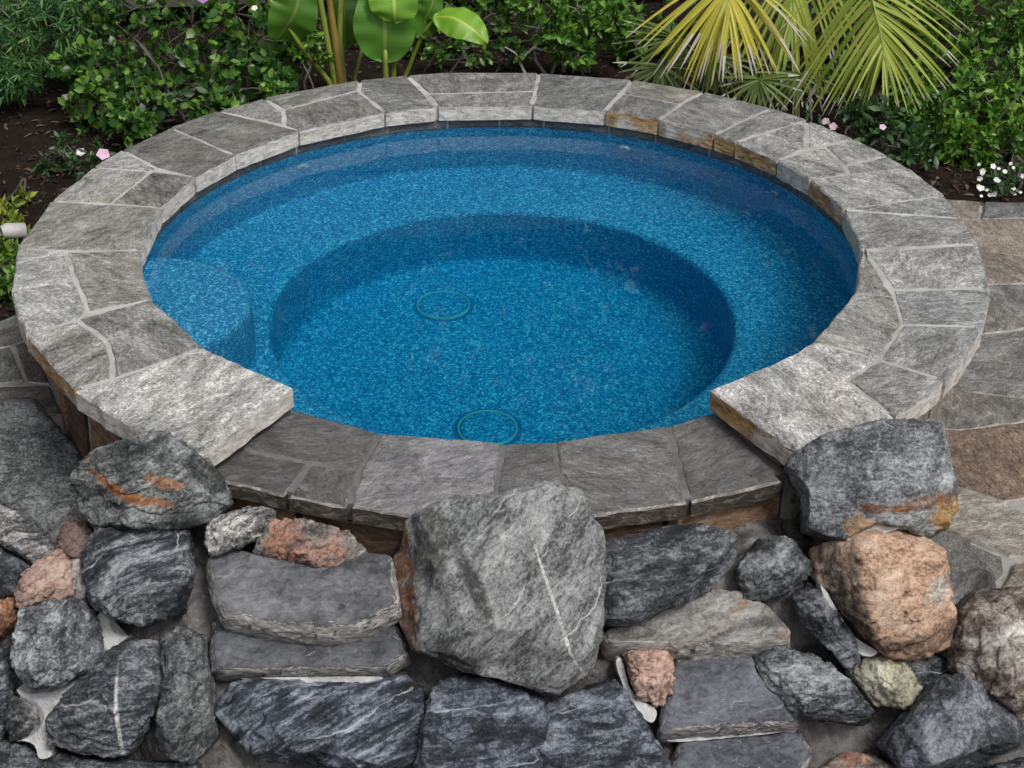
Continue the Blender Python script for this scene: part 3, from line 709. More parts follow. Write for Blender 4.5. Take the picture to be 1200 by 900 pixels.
M_edge_rock = edge_mat('split_slate_edge', (0.13, 0.12, 0.11), (0.38, 0.365, 0.34), (0.66, 0.64, 0.61))
RK = [
 # name, label, outline, material, options
 ('boulder', 'dark lumpy boulder with an orange rust streak against the brown spa wall', [(93,560),(112,540),(160,522),(185,512),(212,525),(240,545),(257,567),(267,595),(250,612),(220,622),(175,624),(125,622),(105,612),(90,580)], MR_rust, dict(planes=[(64,10,.74),(8,5,.82),(25,-65,.82),(30,70,.82)], facets=5, elev=35, off=0.04, depth=0.22, bulge=0.10, p=3.2, cuts=14, cutd=0.75, rough=0.012)),
 ('flat_boulder', 'broad flat dark grey slab of rock lying beside the brown spa wall', [(-70,486),(0,480),(40,478),(97,545),(96,590),(86,625),(57,636),(0,604),(-70,590)], rock_mat('mottled_dark_slab', (0.022, 0.024, 0.026), (0.085, 0.09, 0.094), (0.30, 0.31, 0.31), 30, 0.3, 0.3, (0.2, 0.1, 0.4), speck=0.8), dict(elev=78, z=-0.375, depth=0.16, bulge=0.03, p=8, cuts=6, cutd=0.9, rough=0.006, col=(0.85,0.88,0.88))),
 ('rock', 'white streaked rock below the broad flat dark slab', [(-40,588),(0,602),(27,613),(60,641),(68,657),(50,672),(0,644),(-40,640)], MR_strip, dict(elev=50, off=-0.02, depth=0.15, bulge=0.06, p=4)),
 ('rock', 'small dark rock wedged between the flat dark slab and the rust streaked boulder', [(82,618),(102,620),(113,638),(99,666),(77,666),(70,642)], MR_pink, dict(elev=45, off=-0.02, depth=0.1, bulge=0.05, p=3.5, col=(.45,.45,.48))),
 ('rock', 'dark block with pale diagonal bands directly under the rust streaked boulder', [(100,652),(120,630),(150,627),(220,630),(225,675),(213,724),(190,729),(170,739),(140,727),(117,717),(108,690)], MR_dark2, dict(planes=[(60,-25,.76),(18,35,.78),(25,-50,.85)], facets=5, elev=40, off=0.035, depth=0.16, bulge=0.08, p=4, cuts=12, cutd=0.8)),
 ('rock', 'pale pinkish rock resting on top of the round blue grey boulder', [(38,678),(72,652),(86,672),(90,708),(60,716),(30,732),(22,702)], MR_pink, dict(elev=50, off=0.02, depth=0.12, bulge=0.05, p=4, col=(1.1,1.12,1.15))),
 ('rock', 'small off white block beside the pale pinkish rock', [(85,664),(98,664),(107,688),(107,716),(92,709)], MR_pale, dict(elev=50, off=0.0, depth=0.12, bulge=0.04, p=5, sub=5, col=(1.1,1.1,1.1))),
 ('boulder', 'round blue grey boulder half ringed by white mortar', [(28,725),(60,710),(100,710),(118,730),(126,768),(118,790),(75,812),(42,820),(25,790),(23,755)], MR_grey, dict(planes=[(52,15,.84),(15,-20,.84)], facets=5, grow=0.985, elev=42, off=0.05, depth=0.16, bulge=0.09, p=3.2, cuts=12, cutd=0.8, col=(1.15,1.2,1.25))),
 ('rock', 'rusty orange rock touching the round blue grey boulder', [(-40,708),(0,706),(22,710),(22,737),(4,752),(-40,756)], MR_pink, dict(elev=45, off=0.0, depth=0.12, bulge=0.05, sub=5, col=(1,.78,.62))),
 ('rock', 'dark upright rock with a mossy edge beside the round blue grey boulder', [(-45,757),(6,768),(17,800),(14,850),(2,884),(-45,890)], MR_dark, dict(elev=40, off=0.01, depth=0.14, bulge=0.06, p=4)),
 ('rock', 'dark bluish rock under the white streaked rock', [(-40,642),(0,650),(42,674),(24,704),(0,710),(-40,708)], MR_dark, dict(elev=45, off=0.0, depth=0.14, bulge=0.06, p=4)),
 ('rock', 'small grey rock held by the fork of the white mortar', [(17,822),(50,829),(61,845),(46,873),(17,877)], MR_grey, dict(grow=0.985, elev=42, off=0.01, depth=0.12, bulge=0.05, sub=5)),
 ('rock', 'dark stone at the foot of the white mortar fork', [(-25,878),(30,882),(55,898),(55,935),(-25,935)], MR_dark, dict(elev=40, off=0.0, depth=0.12, bulge=0.05, sub=5)),
 ('boulder', 'dark triangular boulder with one thin upright white vein', [(85,822),(135,766),(162,755),(190,757),(205,782),(200,820),(174,865),(159,890),(110,892),(62,882),(65,848)], rock_mat('white_vein_triangle_rock', (0.008, 0.010, 0.014), (0.055, 0.064, 0.076), (0.38, 0.40, 0.43), 18, 0.5, 0.5, (0.6, 0.2, 0.4), marks=[((0.035, 0, -0.01), (0.006, 0.3, 0.12), 0.04, (0.6, 0.6, 0.58))]), dict(planes=[(45,40,.78),(28,-45,.76),(5,0,.88)], facets=5, grow=0.985, elev=40, off=0.05, depth=0.16, bulge=0.08, p=3.4, cuts=12, cutd=0.78)),
 ('rock', 'tall narrow grey rock leaning on the dark triangular boulder', [(190,755),(217,742),(241,755),(252,815),(257,870),(232,897),(189,882),(202,820),(207,782)], MR_grey, dict(planes=[(40,50,.8),(30,-50,.8)], facets=5, elev=40, off=0.04, depth=0.15, bulge=0.07, p=3.6, cuts=12, cutd=0.8, col=(.8,.82,.82))),
 ('rock', 'low dark rock under the dark triangular boulder', [(58,896),(85,889),(150,899),(235,899),(240,945),(55,945)], MR_dark, dict(elev=40, off=0.0, depth=0.12, bulge=0.05)),
 ('rock', 'small whitish grooved wedge of rock tucked under the spillway slab', [(247,617),(295,599),(326,603),(325,615),(307,633),(252,659),(245,640)], MR_strip, dict(elev=38, az=15, off=0.03, depth=0.12, bulge=0.06, p=5, cuts=8, cutd=0.75, col=(1.6,1.58,1.5))),
 ('rock', 'pinkish orange flat rock with a grey rim under the spillway slab', [(307,635),(325,615),(365,617),(410,627),(428,647),(405,668),(375,669),(340,660),(305,654)], MR_pinkgrey, dict(elev=50, off=0.035, depth=0.12, bulge=0.04, p=5, cuts=8)),
 ('flat_rock', 'wide smooth slate ledge below the pinkish orange rock', [(251,665),(275,657),(325,668),(375,676),(400,676),(425,660),(462,661),(469,705),(470,722),(425,745),(388,751),(325,746),(270,735),(255,707)], MR_slate, dict(elev=66, off=0.03, depth=0.10, bulge=0.05, p=16, cuts=0, cutd=0.95, rough=0.0045, edge=M_edge_rock)),
 ('flat_rock', 'thin dark slab just under the wide smooth slate ledge', [(260,735),(330,744),(390,748),(465,735),(481,775),(456,792),(260,797),(255,772)], MR_slate, dict(elev=58, off=0.0, depth=0.10, bulge=0.045, p=16, cuts=0, edge=M_edge_rock, cutd=0.92, rough=0.005, col=(.78,.8,.84))),
 ('boulder', 'oblong blue black boulder with a long white vein beneath the thin dark slab', [(266,835),(280,807),(302,802),(415,807),(455,800),(472,792),(495,810),(500,837),(498,885),(477,897),(415,895),(327,895),(293,879)], MR_dark2, dict(planes=[(64,8,.76),(16,-12,.80),(20,45,.86)], facets=5, elev=36, off=0.03, depth=0.16, bulge=0.08, p=4.5, cuts=14, cutd=0.8, col=(.9,.95,1.05))),
 ('boulder', 'largest pale speckled boulder with a rust brown side propped against the spillway', [(467,660),(482,610),(527,590),(583,585),(637,570),(680,580),(688,597),(707,627),(705,727),(697,773),(657,807),(610,793),(550,782),(487,760),(473,720)], MR_big, dict(planes=[(38,14,.72),(18,-62,.70),(4,-10,.88),(66,-20,.86)], facets=5, elev=34, off=0.10, depth=0.24, bulge=0.08, p=5.0, cuts=8, cutd=0.84, rough=0.011)),
 ('boulder', 'dark slanted boulder tucked between the largest boulder and the brown wall', [(700,637),(777,620),(820,612),(860,625),(857,660),(830,687),(740,730),(700,722)], MR_dark, dict(planes=[(62,-18,.72),(14,40,.72)], facets=5, elev=42, az=12, off=0.03, depth=0.16, bulge=0.07, p=4, cuts=12, cutd=0.78)),
 ('rock', 'small grey rock below the brown wall in the spillway corner', [(868,663),(893,630),(927,625),(954,663),(920,692),(877,704)], MR_grey, dict(planes=[(58,25,.76),(20,-30,.78)], facets=5, elev=40, off=0.0, depth=0.14, bulge=0.06, p=4, cuts=10, cutd=0.78, col=(.8,.82,.83))),
 ('flat_rock', 'pale striped flat ledge running out below the dark slanted boulder', [(712,745),(770,718),(827,695),(882,698),(925,738),(925,754),(850,762),(715,761)], MR_brownslab, dict(elev=68, off=-0.005, depth=0.10, bulge=0.045, p=16, cuts=0, edge=M_edge_rock, cutd=0.93, rough=0.005)),
 ('rock', 'small cracked pink rock set in pale mortar', [(735,763),(760,760),(793,763),(797,803),(778,826),(750,814)], MR_chunk, dict(grow=0.985, elev=42, off=0.04, depth=0.12, bulge=0.05, p=4, cuts=12, cutd=0.75, rough=0.012)),
 ('flat_rock', 'blue grey flat step with a brown front edge beside the cracked pink rock', [(795,777),(883,772),(899,807),(938,833),(938,848),(780,860),(786,817)], MR_slate, dict(elev=62, off=0.0, depth=0.10, bulge=0.045, p=16, cuts=0, edge=M_edge_rock, cutd=0.93, rough=0.005, col=(.95,1,1.08))),
 ('flat_rock', 'lowest flat blue grey step under the brown edged one', [(803,872),(940,857),(955,883),(940,907),(905,945),(785,945),(795,897)], MR_slate, dict(elev=62, off=-0.01, depth=0.10, bulge=0.045, p=16, cuts=0, edge=M_edge_rock, cutd=0.92, rough=0.006, col=(.85,.9,1.0))),
 ('rock', 'dark triangular rock with white grain pointing away from the flat steps', [(891,763),(913,755),(957,763),(1000,797),(1030,832),(1020,840),(937,838),(902,800)], MR_dark, dict(planes=[(70,-15,.7),(25,30,.78)], facets=5, elev=48, az=-10, off=0.03, depth=0.13, bulge=0.05, p=4.5, cuts=9, cutd=0.8, col=(1.25,1.25,1.22))),
 ('rock', 'narrow dark rock along the white mortar seam under the orange boulder', [(930,690),(953,678),(972,688),(1010,745),(1014,770),(1000,784),(980,757),(941,725)], MR_dark, dict(grow=0.985, elev=38, az=-20, off=0.03, depth=0.14, bulge=0.06, p=4, cuts=9, cutd=0.8)),
 ('boulder', 'deep blue black boulder under the largest pale boulder', [(498,885),(512,808),(545,793),(600,803),(640,820),(652,860),(645,945),(490,945)], MR_dark, dict(planes=[(56,-12,.78),(14,20,.84)], facets=5, elev=38, off=0.03, depth=0.15, bulge=0.08, p=3.6, cuts=12, cutd=0.8, col=(.9,.95,1.08))),
 ('boulder', 'dark blue boulder beside the cracked pink rock', [(640,832),(690,810),(725,797),(750,828),(787,890),(795,945),(635,945)], MR_dark, dict(planes=[(60,22,.76),(18,-25,.8)], facets=5, elev=38, off=0.035, depth=0.15, bulge=0.08, p=3.6, cuts=12, cutd=0.8, seed=88, col=(.95,1,1.1))),
 ('boulder', 'blue grey boulder with rust bands leaning on the raised coping', [(935,527),(972,506),(1030,492),(1085,488),(1104,491),(1109,537),(1125,567),(1115,590),(1105,612),(1085,624),(1060,612),(1020,610),(988,628),(955,612),(953,570),(932,540)], MR_capr, dict(planes=[(66,8,.74),(6,4,.78),(30,-72,.78),(25,75,.82)], facets=5, elev=42, off=0.05, depth=0.30, bulge=0.08, p=4.5, cuts=9, cutd=0.82, rough=0.009)),
 ('boulder', 'orange tan granite boulder under the rust banded boulder', [(962,637),(985,627),(1050,616),(1085,622),(1103,650),(1108,680),(1122,720),(1118,748),(1078,763),(1042,760),(1020,741),(988,704),(965,670)], MR_orange, dict(planes=[(58,10,.78),(10,12,.78),(24,-70,.72)], facets=5, elev=40, off=0.05, depth=0.26, bulge=0.09, p=4.2, cuts=11, cutd=0.8, rough=0.010)),
 ('rock', 'small greenish white rock below the orange tan boulder', [(1000,782),(1020,762),(1055,764),(1085,800),(1071,822),(1030,819)], MR_green, dict(elev=40, off=0.02, depth=0.14, bulge=0.06, p=4, col=(1.25,1.25,1.25))),
 ('rock', 'added dark rock standing in for the shadow gap behind the greenish white rock', [(1052,765),(1090,758),(1124,754),(1128,785),(1104,802),(1086,835),(1072,800)], MR_dark, dict(elev=40, off=-0.03, depth=0.14, bulge=0.05, p=4)),  # dark rock added to stand in for a shadowed gap
 ('boulder', 'brown boulder mottled with white crystals at the paving edge', [(1121,742),(1133,711),(1158,689),(1200,684),(1260,700),(1260,835),(1200,842),(1178,817),(1136,790),(1121,775)], MR_mott, dict(planes=[(60,15,.78),(15,-55,.74),(18,30,.84)], facets=5, elev=38, off=0.05, depth=0.24, bulge=0.09, p=3.8, cuts=12, cutd=0.8, rough=0.011)),
 ('boulder', 'rounded dark grey boulder in front of the white mottled boulder', [(1090,808),(1108,789),(1128,785),(1167,803),(1199,836),(1199,866),(1167,878),(1136,894),(1105,900),(1064,894),(1044,866),(1064,840)], MR_grey, dict(planes=[(62,28,.78),(22,-55,.74)], facets=5, elev=42, off=0.07, depth=0.2, bulge=0.10, p=3.0, cuts=9, cutd=0.82, rough=0.009, col=(.62,.66,.74))),
 ('rock', 'low mixed grey and pink rock beside the rounded dark grey boulder', [(970,896),(1003,878),(1033,883),(1070,899),(1075,945),(965,945)], MR_pinkgrey, dict(elev=40, off=0.03, depth=0.12, bulge=0.06, p=4, sub=5)),
 ('rock', 'dark rock under the rounded dark grey boulder', [(1130,905),(1178,888),(1240,874),(1250,945),(1120,945)], MR_dark, dict(elev=40, off=0.0, depth=0.12, bulge=0.05, p=4, sub=5)),
]
for i, (nm, lb, px, mt, op) in enumerate(RK):
    op = dict(op)
    if 'edge' in op: op['facets'] = 0
    else:
        op['bulge'] = op.get('bulge', .07) * 1.35; op['p'] = max(op.get('p', 5), 3.0) * 1.7
    op.setdefault('seed', 500 + i); op.setdefault('sub', 6 if (np.ptp(np.array(px)[:, 0]) > 90) else 5)
    rock(nm, lb, px, mt, **op)

# white mortar squeezed between the stones
def seam(px, off, z=None, elev=45):
    off += 0.016
    n = np.array([0, -math.cos(R(elev)), math.sin(R(elev))]); P0 = SL_P + SL_N * off
    P = np.array([onplane(q, P0, SL_N) for q in px])
    e1 = np.array([1., 0, 0]); e2 = np.cross(SL_N, e1); c = P.mean(0)
    U = np.c_[(P - c) @ e1, (P - c) @ e2]
    for _ in range(2):                          # smeared mortar has rounded ends
        N_ = np.roll(U, -1, 0); U = np.stack([0.75 * U + 0.25 * N_, 0.25 * U + 0.75 * N_], 1).reshape(-1, 2)
    U = resample(U, 0.012, 0.0006, random.Random(len(px)))
    n_ = len(U); V = []
    I = poly_inset(U, 0.006)
    if (U[0] - I[0]) @ (U[0] - I[0]) > 0.01: I = I[::-1]
    for u in U: V.append(c + e1 * u[0] + e2 * u[1] - SL_N * 0.035)
    a0 = sum(U[i][0] * U[(i + 1) % n_][1] - U[(i + 1) % n_][0] * U[i][1] for i in range(n_))
    if a0 < 0: U = U[::-1]; V = V[::-1]
    for u in poly_inset(U, 0.003): V.append(c + e1 * u[0] + e2 * u[1] + SL_N * 0.0)
    Fc = [(i, (i + 1) % n_, n_ + (i + 1) % n_, n_ + i) for i in range(n_)]
    bm = bmesh.new(); vs_ = [bm.verts.new(v) for v in V]
    for f in Fc: bm.faces.new([vs_[k] for k in f])
    top = bm.faces.new(vs_[n_:]); bmesh.ops.triangulate(bm, faces=[top])
    me = bpy.data.meshes.new('white_mortar'); bm.to_mesh(me); bm.free(); me.materials.append(M_white_mortar)
    o = bpy.data.objects.new('white_mortar', me); link(o, mortar)
    return o
seam([(20,812),(42,822),(78,814),(120,790),(128,765),(115,718),(133,722),(136,750),(163,750),(135,768),(118,806),(84,826),(68,848),(61,880),(72,894),(50,902),(46,878),(18,878),(48,868),(58,846),(48,832),(28,826)], 0.012)
seam([(284,800),(290,797),(440,793),(457,794),(452,806),(380,808),(300,803)], 0.005)
seam([(960,672),(972,684),(990,715),(1008,742),(1038,757),(1028,766),(1008,762),(990,738),(972,708)], 0.045)
seam([(985,622),(1010,606),(1040,600),(1064,606),(1060,614),(1030,622),(1000,632)], 0.085)
seam([(722,770),(735,765),(742,800),(752,815),(780,828),(772,850),(752,836),(735,806)], 0.02)
seam([(715,640),(700,642)], 0) if False else None
seam([(784,856),(938,847),(938,854),(812,868),(784,868)], -0.002)

# ================================================================== PLANTS
def leaf(base, d, nrm, L, Wd, fold=0.25, droop=0.15, shape='oval'):
    d = Vector(d).normalized(); s = d.cross(Vector(nrm)).normalized(); u = s.cross(d)
    b = Vector(base); h = Wd / 2
    if shape == 'oval': st = ((0.28, 0.80, 0.0), (0.66, 0.95, -0.06))
    elif shape == 'tip': st = ((0.22, 0.75, 0.0), (0.55, 1.0, -0.05))
    else: st = ((0.2, 0.9, 0.0), (0.6, 0.9, -0.08))
    V = [b]
    for t, wv, dz in st:
        c = b + d * L * t + u * (dz * L * droop * 6)
        V += [c + s * h * wv + u * h * fold, c, c - s * h * wv + u * h * fold]
    V.append(b + d * L - u * L * droop)
    return V, [(0, 2, 1), (0, 3, 2), (1, 2, 5, 4), (2, 3, 6, 5), (4, 5, 7), (5, 6, 7)]
def rv(rr, up=0.0):
    while True:
        v = Vector((rr.uniform(-1, 1), rr.uniform(-1, 1), rr.uniform(-1, 1)))
        if 0.05 < v.length < 1: return (v.normalized() + Vector((0, 0, up))).normalized()
def twig(acc, a, b, r0, r1, rr, wob=0.06, n=4, sides=5):
    a, b = Vector(a), Vector(b); L = (b - a).length; pts = []
    for i in range(n + 1):
        t = i / n; q = a.lerp(b, t)
        if 0 < i < n: q = q + rv(rr) * L * wob
        pts.append(q)
    acc.add(tube(pts, [r0 + (r1 - r0) * i / n for i in range(n + 1)], sides))
    return pts
M_bark = plain_mat('grey_bark', (0.03, 0.025, 0.02), (0.13, 0.115, 0.10), 60, 0.9, 0.6)
M_bark_pale = plain_mat('pale_bark', (0.14, 0.13, 0.115), (0.36, 0.34, 0.31), 60, 0.9, 0.5)

def shrub(name, label, base, clumps, lm, nper, L, Wd, seed, whorl=6, shape='oval', up=0.35, bark=None, stems=5, face=0.35, group=None, droop=0.15, barebr=()):
    """clumps: (px, py, radius in metres, distance y). Leaves stand in whorls at twig ends spread through each clump."""
    rr = random.Random(seed); root = empty(name, base, label, 'shrub', group)
    br = Acc(); lf = Acc(); B = Vector(base)
    for (cx, cy, rad, yy) in clumps:
        c = Vector(ony((cx, cy), yy))
        for s in range(1):
            mid = B.lerp(c, 0.55) + rv(rr) * 0.08
            s0 = B + Vector((rr.uniform(-.08, .08), rr.uniform(-.08, .08), 0))
            twig(br, s0, mid, 0.009, 0.006, rr); twig(br, mid, c, 0.006, 0.003, rr)
        for k in range(nper):
            q = c + rv(rr) * rad * (rr.random() ** 0.45) * Vector((1, 1, 0.85)).length / 1.65
            if rr.random() < 0.3: twig(br, c.lerp(q, 0.1), q, 0.004, 0.0018, rr, n=2, sides=4)
            ax = ((q - c).normalized() * 0.8 + Vector((0, -face, up)) + rv(rr) * 0.5).normalized()
            x = ax.orthogonal().normalized(); y = ax.cross(x)
            m = whorl + rr.randint(-2, 2); ph = rr.uniform(0, 6.28)
            for j in range(m):
                a = ph + j * 2.4; side = x * math.cos(a) + y * math.sin(a)
                op = rr.uniform(0.25, 1.3); d = (ax * math.cos(op) + side * math.sin(op)).normalized()
                nr = (ax * 0.9 - d * ax.dot(d) + rv(rr) * 0.25)
                ll = L * rr.uniform(0.45, 1.3)
                lf.add(leaf(q + ax * (j * 0.004 - 0.012), d, nr, ll, Wd * ll / L * rr.uniform(0.8, 1.15), rr.uniform(0.05, 0.4), rr.uniform(0, droop), shape))
    for pp, yy, r0 in barebr:
        pts = [Vector(ony(q, yy)) for q in pp]
        br.add(tube(pts, [r0 * (1 - 0.6 * i / (len(pts) - 1)) for i in range(len(pts))], 6))
    b = child('branches', br.V, br.F, bark or M_bark, root, smooth=True); tag(b, None, None, None, 'stuff')
    f = child('foliage', lf.V, lf.F, lm, root, smooth=True); tag(f, None, None, None, 'stuff')
    return root

ML_hedge = leaf_mat('dark_oval_leaf', (0.014, 0.045, 0.013), (0.042, 0.12, 0.024), (0.15, 0.28, 0.04))
ML_mid = leaf_mat('fresh_narrow_leaf', (0.03, 0.085, 0.014), (0.075, 0.19, 0.024), (0.17, 0.33, 0.045))
ML_right = leaf_mat('bright_shrub_leaf', (0.018, 0.065, 0.012), (0.065, 0.17, 0.02), (0.19, 0.34, 0.045))
ML_podo = leaf_mat('needle_leaf', (0.02, 0.07, 0.02), (0.06, 0.16, 0.045), (0.16, 0.29, 0.10))
ML_herb = leaf_mat('small_herb_leaf', (0.015, 0.045, 0.018), (0.035, 0.085, 0.03), (0.07, 0.14, 0.045))
ML_yellow = leaf_mat('yellow_green_leaf', (0.10, 0.15, 0.02), (0.20, 0.27, 0.035), (0.34, 0.38, 0.07))
ML_grassy = leaf_mat('grass_green_leaf', (0.04, 0.11, 0.015), (0.09, 0.19, 0.025), (0.16, 0.28, 0.04))

gz = lambda x, y: soil_z(x, y)
shrub('leafy_shrub', 'dark glossy shrub with rounded leaves and bare grey branches behind the coping', (-1.38, 2.05, gz(-1.38, 2.05)),
      [(120,30,.20,2.2),(170,15,.22,2.3),(220,35,.22,2.2),(270,20,.20,2.3),(300,50,.17,2.15),(130,95,.16,1.95),(110,130,.13,1.8),(150,150,.11,1.65),(200,80,.20,2.1),(240,100,.17,2.0),(285,95,.15,2.0),(90,85,.12,2.0),(250,140,.09,1.75),(175,115,.14,1.9),(310,85,.10,2.0),(320,112,.07,1.75)],
      ML_hedge, 42, 0.044, 0.028, 11, whorl=6, stems=5,
      barebr=[([(215,150),(195,120),(180,85),(158,58)],1.9,.011),([(230,140),(205,122),(175,118)],1.85,.009),([(215,150),(228,128),(240,140),(262,105)],1.82,.008),([(180,170),(165,150),(150,100)],1.75,.006),([(285,120),(283,80),(286,30)],2.0,.004)])
shrub('needle_shrub', 'drooping shrub with narrow needle like leaves beside the weathered board fence', (-2.25, 2.35, gz(-2.25, 2.35)),
      [(10,10,.24,2.2),(50,15,.22,2.3),(85,5,.20,2.3),(20,55,.16,2.1),(60,45,.15,2.2),(95,35,.12,2.25),(-20,60,.2,2.1),(5,85,.12,2.0),(10,100,.08,1.95)],
      ML_podo, 60, 0.062, 0.0075, 12, whorl=9, shape='tip', up=-0.25, face=0.5, droop=0.3)
shrub('leafy_shrub', 'small bright green shrub on crooked bare grey stems behind the coping', (0.30, 2.55, gz(0.3, 2.55)),
      [(640,15,.13,2.4),(670,10,.14,2.4),(695,25,.11,2.35),(655,40,.10,2.35),(672,58,.07,2.3),(700,5,.13,2.4),(715,25,.08,2.35),(625,-5,.12,2.4)],
      ML_mid, 40, 0.042, 0.017, 13, whorl=7, shape='tip',
      barebr=[([(640,95),(622,70),(618,45),(640,10)],2.4,.010),([(612,90),(598,62),(580,52)],2.38,.008),([(605,70),(620,55),(640,62)],2.36,.007),([(640,90),(650,60),(655,30)],2.4,.006)], bark=M_bark_pale)
shrub('leafy_shrub', 'low dark sprig shrub between the paddle leaved plant and the crooked grey stems', (0.0, 2.6, gz(0, 2.6)),
      [(580,45,.08,2.45),(555,65,.06,2.4),(595,60,.06,2.4),(520,55,.06,2.5),(505,70,.05,2.45)],
      ML_hedge, 13, 0.036, 0.02, 14, whorl=5, barebr=[([(520,90),(545,55),(560,40)],2.5,.006),([(490,90),(510,55),(530,40)],2.55,.006),([(570,95),(585,70),(600,55)],2.45,.005)])
shrub('leafy_shrub', 'dark understory shrub at the foot of the board fence behind the paddle leaved plant', (-0.35, 2.95, gz(-.35, 2.95)),
      [(470,10,.16,2.9),(520,5,.16,2.95),(560,12,.15,2.9),(600,15,.14,2.85),(430,30,.12,2.8),(490,40,.11,2.7),(350,20,.16,2.8),(330,45,.12,2.6),(540,38,.08,2.7),(740,15,.16,2.8),(770,30,.14,2.7),(735,45,.10,2.6)], ML_hedge, 30, 0.045, 0.025, 18, whorl=6)
shrub('leafy_shrub', 'dark shrub filling the bed behind the feather palm fronds', (1.35, 2.7, gz(1.35, 2.7)),
      [(960,20,.18,2.7),(1000,40,.16,2.55),(900,40,.16,2.65),(1040,60,.12,2.4),(980,85,.12,2.3),(860,60,.14,2.6),(1040,20,.16,2.6)], ML_hedge, 34, 0.045, 0.022, 19, whorl=6)
shrub('leafy_shrub', 'small sprig of fresh leaves in front of the paddle leaved plant stalks', (-0.82, 1.95, gz(-0.82, 1.95)),
      [(345,62,.05,1.95),(360,55,.05,1.95),(372,65,.04,1.95),(318,108,.045,1.6)], ML_mid, 12, 0.036, 0.018, 15, whorl=5)
shrub('leafy_shrub', 'large dense bright green shrub behind the white flowers', (2.0, 1.95, gz(2.0, 1.95)),
      [(1170,15,.20,2.2),(1130,40,.20,2.25),(1195,50,.20,2.1),(1150,80,.20,2.0),(1190,105,.18,1.9),(1110,75,.15,2.1),(1120,115,.16,1.85),(1160,130,.16,1.75),(1195,150,.14,1.7),(1100,140,.12,1.75),(1130,160,.11,1.62),(1165,170,.11,1.58),(1075,130,.10,1.85),(1060,100,.10,2.0),(1095,20,.14,2.4),(1060,15,.12,2.5),(1090,165,.09,1.65),(1215,90,.18,2.0),(1210,10,.2,2.2)],
      ML_right, 62, 0.042, 0.0165, 16, whorl=7, shape='tip', barebr=[([(1150,160),(1170,125),(1200,90)],1.6,.006),([(1100,60),(1115,35),(1120,0)],2.2,.005),([(1075,60),(1100,30),(1095,0)],2.3,.005)])
shrub('leafy_shrub', 'low dark green shrub with a single pale pink flower by the coping', (1.45, 1.62, gz(1.45, 1.62)),
      [(1030,130,.07,1.6),(1050,150,.08,1.55),(1020,150,.06,1.55),(1075,165,.07,1.5),(1060,172,.05,1.45),(1000,128,.05,1.7)], ML_herb, 15, 0.050, 0.019, 17, whorl=6, shape='tip')

def blossom(acc, c, nrm, r, rr, petals=5):
    n = Vector(nrm).normalized(); x = n.orthogonal().normalized(); y = n.cross(x); ph = rr.uniform(0, 6)
    for k in range(petals):
        a = ph + 2 * math.pi * k / petals; d = (x * math.cos(a) + y * math.sin(a) + n * 0.25).normalized()
        acc.add(leaf(Vector(c), d, n, r, r * 0.95, 0.1, 0.1, 'oval'))
M_pink = leaf_mat('pink_petal', (0.62, 0.36, 0.55), (0.70, 0.45, 0.62), (0.75, 0.55, 0.68), 0.6, 0.3)
M_white = leaf_mat('white_petal', (0.72, 0.72, 0.74), (0.78, 0.78, 0.78), (0.80, 0.78, 0.80), 0.6, 0.3)
M_purple = leaf_mat('purple_petal', (0.30, 0.12, 0.42), (0.36, 0.15, 0.48), (0.42, 0.2, 0.52), 0.6, 0.3)
def herb(name, label, base, clumps, lm, nper, L, Wd, flowers, fm, seed, fr=0.02):
    root = shrub(name, label, base, clumps, lm, nper, L, Wd, seed, whorl=5, shape='tip', stems=2)
    root['category'] = 'flower'
    rr = random.Random(seed + 1)
    for (px, py, yy, k) in flowers:
        a = Acc(); c = Vector(ony((px, py), yy)); nr = (Vector(CAM) - c).normalized() + Vector((0, 0, 0.6)) + rv(rr) * 0.5
        blossom(a, c, nr, fr * k, rr); child('blossom', a.V, a.F, fm, root, loc=tuple(c))
    return root
herb('flowering_plant', 'low dark leaved plant with one pink and one white blossom on bare soil', (-1.62, 1.38, gz(-1.62, 1.38)), [(70,190,.07,1.4),(95,200,.06,1.35),(55,205,.05,1.4),(105,188,.05,1.35),(75,178,.05,1.45)], ML_herb, 14, 0.036, 0.012, [(117,188,1.28,1.05)], M_pink, 21, 0.026)
herb('flowering_plant', 'tiny plant with two pink blossoms peeping over the coping under the palm', (1.30, 1.66, gz(1.3, 1.66)), [(955,150,.05,1.62),(940,140,.05,1.7),(965,152,.04,1.6)], ML_herb, 10, 0.03, 0.012, [(963,137,1.58,1.0),(972,143,1.56,1.1)], M_pink, 22, 0.016)
rrf = random.Random(5)
herb('flowering_plant', 'compact plant dotted with many small white blossoms by the paving', (1.93, 1.32, gz(1.93, 1.32)), [(1160,198,.07,1.3),(1180,190,.08,1.35),(1195,205,.07,1.28),(1175,210,.06,1.22),(1205,190,.07,1.3)], ML_herb, 16, 0.024, 0.010,
     [(1143 + rrf.uniform(0, 66), 183 + rrf.uniform(0, 40), 1.20, rrf.uniform(.7, 1.15)) for _ in range(26)] + [(1146,213,1.15,1.5),(1148,193,1.2,1.2),(1160,187,1.22,1.2)], M_white, 23, 0.0105)
